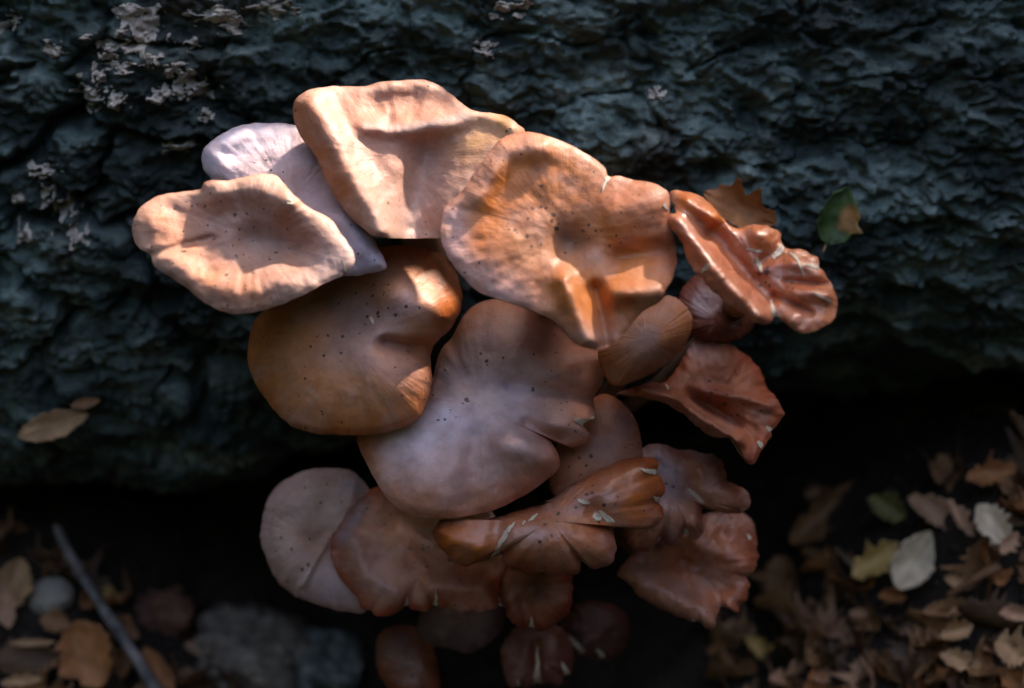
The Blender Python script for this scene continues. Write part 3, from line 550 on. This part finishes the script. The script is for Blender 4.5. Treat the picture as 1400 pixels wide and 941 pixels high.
CAPS['U'] = dict(label='dark red cap wedged in shadow between the glossy cap and the tan cap', c=(985, 440), d=0.632, el=50, az=14, dome=3, drop=4, wave=1.0, wet=True, col=(DRK, (0.16, 0.06, 0.035), (0.2, 0.08, 0.05)), bloom=0.1,
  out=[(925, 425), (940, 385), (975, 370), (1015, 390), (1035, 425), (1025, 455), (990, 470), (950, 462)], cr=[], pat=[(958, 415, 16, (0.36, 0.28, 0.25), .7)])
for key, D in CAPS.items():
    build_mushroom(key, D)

# ------------------------------------------------------------------ leaves, twigs, stones and bark bits
WARM = (1.4, 1.22, 1.0)
def leaf_mat(name, c1, c2, rough=0.6):
    m, t, b = newmat(name)
    col = N(t, 'ShaderNodeAttribute', attribute_name='Col').outputs['Color']
    tc = N(t, 'ShaderNodeTexCoord').outputs['Object']
    n = N(t, 'ShaderNodeTexNoise', Scale=120.0, Detail=6.0, Roughness=0.65); t.links.new(tc, n.inputs['Vector'])
    c1 = [q * k for q, k in zip(c1, WARM)]; c2 = [q * k for q, k in zip(c2, WARM)]
    c = mixc(t, 'MULTIPLY', 1.0, ramp(t, n.outputs[0], [(0.3, c1), (0.7, c2)]), col)
    t.links.new(c, b.inputs['Base Color']); b.inputs['Roughness'].default_value = rough
    bp = N(t, 'ShaderNodeBump', Strength=0.35, Distance=0.0008); t.links.new(n.outputs[0], bp.inputs['Height']); t.links.new(bp.outputs[0], b.inputs['Normal'])
    return m
LM = dict(brown=leaf_mat('leaf_brown', (0.13, 0.065, 0.03), (0.27, 0.15, 0.075)), dark=leaf_mat('leaf_dark', (0.045, 0.025, 0.015), (0.12, 0.07, 0.04)),
          tan=leaf_mat('leaf_tan', (0.22, 0.13, 0.07), (0.40, 0.27, 0.16)), pale=leaf_mat('leaf_pale', (0.40, 0.34, 0.27), (0.60, 0.54, 0.45)),
          rust=leaf_mat('leaf_rust', (0.22, 0.09, 0.035), (0.40, 0.19, 0.08)), yellow=leaf_mat('leaf_yellow', (0.34, 0.23, 0.08), (0.50, 0.38, 0.16)),
          green=leaf_mat('leaf_green', (0.02, 0.05, 0.015), (0.05, 0.10, 0.03)), ygreen=leaf_mat('leaf_yellow_green', (0.09, 0.10, 0.035), (0.22, 0.20, 0.08)),
          pink=leaf_mat('leaf_pinkish', (0.26, 0.15, 0.10), (0.42, 0.27, 0.19)))
def leaf_mesh(L, Wd, curl=0.2, fold=0.15, twist=0.0, ragged=0.08, seed=0, spot=None, shape=1.0):
    nl, nw = 25, 13
    T, Wc = np.meshgrid(np.linspace(0, 1, nl), np.linspace(-1, 1, nw))
    prof = np.sin(np.pi * np.clip(T, 0.0, 1) ** shape) ** 0.75 * (1 - 0.2 * T) + 0.015
    prof = prof * (1 + 0.5 * ragged * 3 * noise(T * 19 + seed, np.sign(Wc) * 5.0 + seed, seed + 4) * np.abs(Wc) ** 2)
    prof = prof * (1 + ragged * 3 * noise(T * 7 + seed, np.sign(Wc) * 3.0 + seed, seed) * np.abs(Wc) ** 2)
    X = (T - 0.5) * L; Y = Wc * prof * Wd * 0.5
    Z = curl * L * ((T - 0.45) ** 2 - 0.1) + fold * Wd * (Wc * prof) ** 2 + twist * Wd * Wc * prof * (T - 0.5)
    Z = Z + 0.05 * Wd * fbm(T * 3 + seed, Wc * 1.5, seed + 2, 3) + 0.018 * Wd * np.abs(np.sin((T * 9 + np.abs(Wc) * 1.5) * np.pi)) * np.abs(Wc)
    Z = Z + 0.02 * Wd * np.exp(-(Wc / 0.12) ** 2)
    top = np.stack([X, Y, Z], -1).reshape(-1, 3); bot = top - np.array([0, 0, 0.0003 + 0.004 * Wd])
    f = grid_faces(nl, nw); n0 = len(top)
    idx = np.arange(n0).reshape(nw, nl)
    rim = np.concatenate([idx[0], idx[1:, -1], idx[-1, -2::-1], idx[-2:0:-1, 0]])
    r2 = np.roll(rim, -1)
    side = np.stack([rim, rim + n0, r2 + n0, r2], -1)
    me = mesh_np('leaf', np.concatenate([top, bot]), np.concatenate([f, f[:, ::-1] + n0, side]))
    C = np.ones((n0, 3)) * (1 + 0.25 * fbm(T * 4 + seed, Wc * 2, seed + 7, 3)).reshape(-1, 1)
    vein = np.exp(-(Wc / 0.07) ** 2).reshape(-1, 1); C = C * (1 - 0.3 * vein) + 0.3 * vein * np.array([1.5, 1.4, 1.2])
    if spot:
        d = np.hypot((T - spot[0]) / spot[2], (Wc - spot[1]) / (spot[2] * 2.2)) + 0.25 * fbm(T * 8, Wc * 4, 3, 2)
        k = sstep(1.0, 0.75, d).reshape(-1, 1); C = C * (1 - k) + k * np.array([5.0, 1.3, 1.1])
    col_attr(me, np.concatenate([C, C])); return me
from mathutils import Matrix
def place_leaf(p1, p2, wpx, mat, label, el=60, az=0, lift=0.006, depth=None, on_log=False, group=None, cat='leaf', stem=0.0, name='dry_leaf', **kw):
    mid = ((p1[0] + p2[0]) / 2, (p1[1] + p2[1]) / 2)
    nn = nvec(el, az)
    if on_log:
        x, p = log_px(np.array(float(mid[0])), np.array(float(mid[1]))); h, _ = log_h(np.array([float(x)]), np.array([float(p)]))
        ctr = log_point(np.array([float(x)]), np.array([float(p)]), h)[0] + nn * lift
    else:
        ctr, _ = ground_hit(*mid); ctr = ctr + nn * lift
    def hit(q):
        d = rays(*q); return CAM + d * (((ctr - CAM) @ nn) / (d @ nn))
    a, b = hit(p1), hit(p2); ax = b - a; L = np.linalg.norm(ax); ax /= L
    ay = np.cross(nn, ax); ay /= np.linalg.norm(ay)
    Wd = wpx / FPX * np.linalg.norm(ctr - CAM) / max(0.5, abs(float(ay @ (0.0 * FWD + ay - (ay @ FWD) * FWD))) ** 0.5)
    seed = int(mid[0] * 3 + mid[1]) % 900
    me = leaf_mesh(L, Wd, seed=seed, **kw)
    o = add(name, me, LM[mat], None, label, cat, group)
    M = Matrix(((ax[0], ay[0], nn[0], (a[0] + b[0]) / 2), (ax[1], ay[1], nn[1], (a[1] + b[1]) / 2), (ax[2], ay[2], nn[2], (a[2] + b[2]) / 2), (0, 0, 0, 1)))
    o.matrix_world = M
    if stem:
        aa = np.linspace(0, 2 * math.pi, 6, endpoint=False); rows = []
        for t in np.linspace(0, 1, 6):
            rr = 0.0005 * (1 - 0.3 * t); rows.append(np.stack([np.full(6, -L / 2 + 0.01 * L - t * stem), np.cos(aa) * rr, np.sin(aa) * rr + 0.02 * L * t], -1))
        ms = mesh_np('leaf_stalk', np.concatenate(rows), grid_faces(6, 6, True)); col_attr(ms, np.ones((36, 3)) * 1.2)
        add('leaf_stalk', ms, LM['tan'], o)
    return o
# on the bark
place_leaf((1129, 334), (1160, 254), 62, 'green', 'green leaf with an orange-brown spot stuck to the bark', el=30, az=10, lift=0.005, on_log=True, stem=0.003, name='green_leaf', spot=(0.5, -0.62, 0.26), curl=0.15, fold=0.35, ragged=0.12, shape=0.8)
place_leaf((24, 597), (122, 566), 42, 'tan', 'tan and orange dry leaf lying on the cracked bark', el=36, az=0, lift=0.013, on_log=True, curl=0.2, fold=0.2)
place_leaf((96, 556), (138, 547), 16, 'brown', 'small dull brown leaf against the bark above the tan leaf', el=40, lift=0.006, on_log=True)
place_leaf((962, 262), (1062, 306), 58, 'rust', 'crumpled rusty brown leaf caught between the bark and the glossy cap', el=35, az=-10, lift=0.006, on_log=True, curl=0.3, fold=0.5, twist=0.6, ragged=0.2)
# left litter
LL = [((30, 762), (8, 838), 52, 'tan', 'curled tan leaf standing upright at the edge of the pebble', 40, 10, 0.014),
      ((0, 800), (12, 860), 30, 'pink', 'narrow pinkish dry leaf behind the curled tan leaf', 45, 30, 0.010),
      ((105, 848), (138, 941), 84, 'rust', 'broad rust-brown oval leaf leaning against the grey stick', 42, -6, 0.012),
      ((-10, 898), (85, 906), 50, 'dark', 'dark curled leaf with a torn tan edge beside the rust-brown oval leaf', 60, 0, 0.010),
      ((12, 880), (78, 878), 10, 'tan', 'thin tan leaf strip lying along the dark curled leaf', 55, 0, 0.018),
      ((0, 935), (60, 928), 16, 'tan', 'pale tan leaf fragment below the dark curled leaf', 60, 0, 0.012),
      ((55, 845), (98, 858), 30, 'brown', 'brown leaf tucked under the pale pebble', 60, 0, 0.008),
      ((136, 806), (160, 818), 20, 'yellow', 'small mustard-yellow leaf scrap beside the grey stick', 55, 0, 0.008),
      ((146, 850), (190, 872), 34, 'brown', 'dull brown leaf between the grey stick and the reddish bark chunk', 55, 10, 0.008),
      ((196, 886), (240, 946), 30, 'rust', 'narrow folded rust leaf next to the grey bark chunk', 50, -10, 0.010)]
for a, b, w_, m_, lb, el, az, lf in LL: place_leaf(a, b, w_, m_, lb, el=el, az=az, lift=lf, curl=0.25, fold=0.35, ragged=0.12)
RL = [((1226, 806), (1270, 726), 60, 'pale', 'upright pale cream oval leaf in the litter', 40, 12, 0.016, .05),
      ((1335, 690), (1380, 745), 46, 'pale', 'pale buff leaf with a curled tip, farther along from the cream oval leaf', 45, -10, 0.014, .2),
      ((1368, 758), (1392, 728), 22, 'pink', 'small pinkish leaf touching the pale buff leaf', 50, 0, 0.014, .2),
      ((1186, 682), (1238, 708), 40, 'ygreen', 'yellow-green curled leaf above the mustard leaves', 45, 0, 0.014, .5),
      ((1080, 745), (1165, 660), 50, 'brown', 'large reddish brown folded leaf beside the mushroom cluster', 45, 14, 0.012, .5),
      ((1165, 790), (1228, 742), 40, 'yellow', 'mustard-yellow leaf leaning beside the cream oval leaf', 50, 0, 0.012, .3),
      ((1240, 680), (1315, 720), 40, 'pink', 'dull mauve-brown leaf between the yellow-green leaf and the buff leaf', 50, 0, 0.010, .3),
      ((1295, 682), (1330, 735), 22, 'pink', 'narrow pinkish brown leaf leaning on the pale buff leaf', 50, 12, 0.016, .3),
      ((1020, 872), (1062, 906), 26, 'yellow', 'lone ragged yellowish leaf scrap on dark soil', 50, 0, 0.006, .4),
      ((1284, 895), (1342, 912), 28, 'tan', 'cream-tan flat leaf below the orange twig', 50, 0, 0.012, .15),
      ((1285, 872), (1330, 855), 26, 'tan', 'light tan twisted leaf just above the cream-tan flat leaf', 55, 0, 0.014, .5),
      ((1358, 880), (1410, 895), 50, 'tan', 'broad tan leaf at the outer edge of the litter', 45, 0, 0.014, .15),
      ((1365, 915), (1400, 945), 30, 'rust', 'orange-brown leaf under the broad tan leaf', 50, 0, 0.012, .3),
      ((1200, 815), (1240, 818), 20, 'rust', 'curled rust leaf scrap below the mustard-yellow leaf', 55, 0, 0.010, .5),
      ((1260, 838), (1340, 826), 24, 'brown', 'long brown leaf behind the orange twig', 55, 0, 0.010, .3),
      ((1230, 870), (1256, 832), 24, 'dark', 'grey-black leaf below the cream oval leaf', 45, 10, 0.012, .3),
      ((1290, 790), (1328, 804), 20, 'tan', 'small tan leaf scrap beyond the cream oval leaf', 55, 0, 0.010, .3),
      ((1365, 838), (1410, 842), 22, 'pink', 'small pinkish leaf above the broad tan leaf', 55, 0, 0.012, .3),
      ((1100, 680), (1122, 668), 18, 'tan', 'tiny tan leaf tip behind the reddish brown folded leaf', 50, 0, 0.010, .3),
      ((1160, 840), (1190, 838), 14, 'pink', 'small pink-brown leaf crumb near the thin twig', 55, 0, 0.008, .3),
      ((1320, 655), (1390, 640), 34, 'rust', 'dark rust leaf at the foot of the log above the buff leaf', 50, 0, 0.012, .3)]
for a, b, w_, m_, lb, el, az, lf, fo in RL: place_leaf(a, b, w_, m_, lb, el=el, az=az, lift=lf, curl=0.35, fold=fo + 0.15, twist=0.5 if fo > 0.1 else 0.1, ragged=0.20 if fo > 0.1 else 0.05)

# filler leaves of the litter, all alike but for their place
rng = random.Random(5)
KEEPOUT = [((a[0] + b[0]) / 2, (a[1] + b[1]) / 2, 0.55 * max(w_, math.hypot(a[0] - b[0], a[1] - b[1]))) for a, b, w_, *_ in LL + RL]
def to_px(p):
    q = np.array(p) - CAM; d = q @ FWD; return 700 + FPX * q[0] / d, 470.5 - FPX * (q @ UP) / d
protos = [leaf_mesh(0.024, 0.014, 0.4, 0.6, 0.9, 0.28, seed=40 + k) for k in range(7)]
pm = ['dark', 'brown', 'pink', 'dark', 'rust', 'brown', 'brown']
word = dict(dark='blackish brown', brown='mid brown', rust='rust-red', pink='pinkish brown')
for me, q in zip(protos, pm): me.materials.append(LM[q])
cnt_ = 0
while cnt_ < 296:
    if cnt_ < 190: x = rng.gauss(0.175, 0.05); y = rng.uniform(-0.31, -0.20)
    elif cnt_ < 282: x = rng.gauss(-0.20, 0.05); y = rng.uniform(-0.31, -0.20)
    else: x = rng.uniform(-0.7, 0.7); y = rng.uniform(-0.65, -0.14)
    if abs(x) < 0.085 and y > -0.35: continue
    k = rng.randrange(7); z = float(ground_z(x, y)); r_ = math.hypot(-y, z + 0.01 - LZ)
    if r_ < LR - 0.02: continue
    pu, pv = to_px((x, y, z))
    if any(math.hypot(pu - a, pv - b) < c_ for a, b, c_ in KEEPOUT): continue
    o = add('dry_leaf', protos[k], None, None, 'small %s curled leaf in the litter' % word[pm[k]], 'leaf', 'small %s leaves of the litter' % word[pm[k]])
    sc = rng.uniform(0.45, 1.4); o.scale = (sc, sc, sc); o.location = (x, y, z + rng.uniform(0.001, 0.006))
    o.rotation_euler = (rng.uniform(-.9, .9), rng.uniform(-.9, .9), rng.uniform(0, 6.28)); cnt_ += 1

def twig(p1, p2, r_px, label, mat, lift=0.008, cat='twig', bend=0.05):
    a, ta = ground_hit(*p1); b, tb = ground_hit(*p2); a = a + np.array([0, 0, lift]); b = b + np.array([0, 0, lift])
    m = 10; aa = np.linspace(0, 2 * math.pi, m, endpoint=False); rows = []; tg = b - a; L = np.linalg.norm(tg); tg /= L
    e1 = np.cross(tg, [0, 0, 1]); e1 /= np.linalg.norm(e1); e2 = np.cross(e1, tg); r0 = r_px / FPX * 0.8
    for t in np.linspace(0, 1, 24):
        rr = r0 * (0.8 + 0.4 * t) * (1 + 0.3 * noise(np.cos(aa) * 2 + t * 9, np.sin(aa) * 2, 5)) * (0.3 if t in (0.0, 1.0) else 1)
        p = a + (b - a) * t + e1 * bend * L * math.sin(t * 5) * 0.4 + e2 * bend * L * math.sin(t * math.pi)
        rows.append(p + np.outer(np.cos(aa) * rr, e1) + np.outer(np.sin(aa) * rr, e2))
    me = mesh_np('twig', np.concatenate(rows), grid_faces(m, 24, True)); add('twig', me, mat, None, label, cat)
M_STICK = simple_mat('stick_bark', (0.08, 0.075, 0.075), (0.40, 0.33, 0.30), 90, 0.8, 0.5)
M_TWIG = simple_mat('twig_orange', (0.20, 0.09, 0.04), (0.34, 0.17, 0.08), 90, 0.7, 0.4)
M_TWIGT = simple_mat('twig_tan', (0.22, 0.14, 0.08), (0.40, 0.27, 0.17), 90, 0.7, 0.4)
twig((84, 766), (222, 1010), 7, 'grey mottled stick slanting past the rust-brown oval leaf', M_STICK, 0.020)
twig((1288, 852), (1362, 812), 5, 'orange-brown twig lying across the pale leaves', M_TWIG, 0.014)
twig((1138, 768), (1174, 808), 4, 'thin tan twig below the reddish brown folded leaf', M_TWIGT, 0.008)
twig((1205, 850), (1226, 818), 3, 'short pinkish twig below the curled rust leaf scrap', M_TWIGT, 0.008)

import bmesh
def chunk(u, v, sx, sy, sz, mat, name, label, cat, rough=0.35, fr=3.0, seed=0, sink=0.3):
    p, _ = ground_hit(u, v)
    bm = bmesh.new(); bmesh.ops.create_icosphere(bm, subdivisions=5, radius=1.0)
    P = np.array([q.co[:] for q in bm.verts])
    h = 1 + rough * (fbm(P[:, 0] * fr * .6 + P[:, 2] * 1.7 + seed, P[:, 1] * fr * .6 - P[:, 2] * 1.3, seed, 2) * 0.6 + 0.45 * ridged(P[:, 0] * fr + P[:, 2] * 2.1 + seed, P[:, 1] * fr - P[:, 2] * 1.7, seed + 3, 5, .65) - .2)
    h = h / np.maximum(1e-3, (np.abs(P) ** 3).sum(1) ** 0.3333) * (0.85 if rough > 0.2 else 0.95 + 0 * h) if rough > 0.2 else h
    k = 0.8 / FPX
    for q, hh in zip(bm.verts, h): q.co = Vector((q.co.x * sx * k, q.co.y * sy * k, q.co.z * sz * k)) * float(hh)
    me = bpy.data.meshes.new(name); bm.to_mesh(me); bm.free()
    for pl in me.polygons: pl.use_smooth = True
    o = add(name, me, mat, None, label, cat); o.location = (p[0], p[1], p[2] + sz * k * (1 - sink) * 0.5); return o
M_PEB = simple_mat('pebble', (0.30, 0.25, 0.20), (0.46, 0.40, 0.33), 110, 0.8, 0.4)
M_CHG = simple_mat('bark_chunk_grey', (0.10, 0.075, 0.055), (0.48, 0.38, 0.30), 130, 0.85, 0.8, 0.003)
M_CHR = simple_mat('bark_chunk_red', (0.10, 0.04, 0.025), (0.34, 0.15, 0.10), 120, 0.85, 0.7, 0.003)
M_CHB = simple_mat('bark_chunk_blue', (0.05, 0.055, 0.05), (0.34, 0.35, 0.33), 150, 0.85, 0.7, 0.003)
chunk(70, 822, 28, 26, 22, M_PEB, 'pebble', 'pale rounded pebble half hidden by leaves', 'stone', 0.12, 2.0, 3)
chunk(225, 846, 34, 30, 24, M_CHR, 'bark_chunk', 'reddish brown bark chunk on the dark soil', 'bark', 0.6, 2.4, 5)
chunk(345, 905, 74, 60, 38, M_CHG, 'bark_chunk', 'large rough grey bark chunk at the foot of the cluster', 'bark', 0.62, 2.4, 7)
chunk(448, 915, 40, 40, 28, M_CHB, 'bark_chunk', 'bluish grey rough chunk between the large grey chunk and the mushrooms', 'bark', 0.65, 2.4, 9)
# soil crumbs
rs = np.random.RandomState(4); n = 5200
cxy = np.stack([rs.uniform(-0.32, 0.32, n), rs.uniform(-0.36, -0.09, n)], -1); z = ground_z(cxy[:, 0], cxy[:, 1])
base = np.array([(1, 0, 0), (-1, 0, 0), (0, 1, 0), (0, -1, 0), (0, 0, 1), (0, 0, -1)], float)
tri = np.array([(0, 2, 4), (2, 1, 4), (1, 3, 4), (3, 0, 4), (2, 0, 5), (1, 2, 5), (3, 1, 5), (0, 3, 5)])
sz = rs.uniform(0.0006, 0.0028, n) * rs.uniform(.6, 1, n)
Vc = base[None] * sz[:, None, None] * rs.uniform(0.5, 1.4, (n, 6, 1)) + np.stack([cxy[:, 0], cxy[:, 1], z + sz * .3], -1)[:, None]
Fc = (tri[None] + (np.arange(n) * 6)[:, None, None]).reshape(-1, 3)
M_CRUMB = simple_mat('crumb', (0.015, 0.010, 0.008), (0.09, 0.06, 0.04), 35, 0.9, 0.3)
add('soil_crumbs', mesh_np('soil_crumbs', Vc.reshape(-1, 3), Fc, False), M_CRUMB, None, 'dark soil crumbs and leaf dust on the ground', 'soil', None, 'stuff')

# ------------------------------------------------------------------ trees and shrubs added out of frame to block light
def leaf_cloud(seed, n, rx, rz, zc, size):
    r = np.random.RandomState(seed)
    d = r.normal(size=(n, 3)); d /= np.linalg.norm(d, axis=1)[:, None]
    lob = 0.75 + 0.35 * noise(d[:, 0] * 2 + seed, d[:, 2] * 2 + d[:, 1] * 2, seed)
    p = d * (r.uniform(0.15, 1, n) ** 0.5 * lob)[:, None] * np.array([rx, rx, rz]) + np.array([0, 0, zc])
    a = r.normal(size=(n, 3)); a /= np.linalg.norm(a, axis=1)[:, None]
    b = np.cross(a, r.normal(size=(n, 3))); b /= np.linalg.norm(b, axis=1)[:, None]
    q = size * r.uniform(0.6, 1.3, n)[:, None]
    Vv = np.stack([p - a * q, p - b * q * 0.5, p + a * q, p + b * q * 0.5], 1).reshape(-1, 3)
    return mesh_np('crown', Vv, np.arange(4 * n).reshape(-1, 4), False)
M_FOL = simple_mat('foliage', (0.03, 0.055, 0.02), (0.07, 0.11, 0.04), 2.0, 0.6, 0.0)
M_TRUNK = simple_mat('trunk_bark', (0.04, 0.035, 0.03), (0.11, 0.10, 0.085), 12.0, 0.9, 0.8, 0.02)
crowns = [leaf_cloud(3 + k, 7000, 1.7, 2.2, 2.1, 0.13) for k in range(2)]
def trunk_mesh(seed):
    m = 14; rows = []; aa = np.linspace(0, 2 * math.pi, m, endpoint=False)
    for t in np.linspace(0, 1, 16):
        rr = 0.20 * (1 - 0.75 * t) * (1 + 0.5 * math.exp(-t * 14)) * (1 + 0.15 * noise(np.cos(aa) * 2, np.sin(aa) * 2 + t * 3, seed))
        rows.append(np.stack([np.cos(aa) * rr + 0.15 * math.sin(t * 4 + seed), np.sin(aa) * rr, np.full(m, -0.1 + t * 4.0)], -1))
    return mesh_np('trunk', np.concatenate(rows), grid_faces(m, 16, True))
trunks = [trunk_mesh(1), trunk_mesh(2)]
AIM = np.array([0.0, -0.30, 0.26])
def with_gap(me, M, rad):                        # cuts leaves from the added crowns so sun reaches the upper caps
    n = len(me.vertices); co = np.empty(n * 3, np.float32); me.vertices.foreach_get('co', co); co = co.reshape(-1, 4, 3).astype(float)
    Mn = np.array(M); w_ = co.mean(1) @ Mn[:3, :3].T + Mn[:3, 3] - AIM
    along = w_ @ sd; dist = np.linalg.norm(w_ - along[:, None] * sd, axis=1)
    keep = ~((along > 0) & (dist < rad))
    if keep.all(): return me
    v = co[keep].reshape(-1, 3); return mesh_np('crown', v, np.arange(len(v)).reshape(-1, 4), False)
for k in range(14):  # unseen ring of trees, added to keep low sky light off the log
    a = RAD(-205 + k * 360 / 14); R_ = 4.2 + 0.5 * (k % 3)
    t_ = bpy.data.objects.new('blocker_tree', None); COL.objects.link(t_)
    M = Matrix.Translation((R_ * math.cos(a), R_ * math.sin(a) - 0.6, 0)) @ Matrix.Rotation(k * 1.3, 4, 'Z') @ Matrix.Diagonal((1.15, 1.15, 1.32 if math.sin(a) < -0.3 else 1.6, 1))
    t_.matrix_world = M
    t_['label'] = 'low leafy tree added out of view to block sky light'; t_['category'] = 'tree'; t_['group'] = 'added trees that block light'
    cr_ = with_gap(crowns[k % 2], M, 0.42)
    add('trunk', trunks[k % 2], M_TRUNK, t_); add('crown', cr_, M_FOL, t_)

for k in range(18):  # unseen shrubs, added to stop horizon light leaking between the trees
    a = RAD(-195 + k * 20); R_ = 3.3 + 0.4 * (k % 2)
    t_ = bpy.data.objects.new('blocker_shrub', None); COL.objects.link(t_)
    M = Matrix.Translation((R_ * math.cos(a), R_ * math.sin(a) - 0.6, -0.15)) @ Matrix.Rotation(k * 2.1, 4, 'Z') @ Matrix.Diagonal((0.62, 0.62, 0.42, 1))
    t_.matrix_world = M
    t_['label'] = 'dense low shrub added out of view to block horizon light'; t_['category'] = 'shrub'; t_['group'] = 'added shrubs that block light'
    add('stem', trunks[k % 2], M_TRUNK, t_); add('crown', with_gap(crowns[k % 2], M, 0.42), M_FOL, t_)
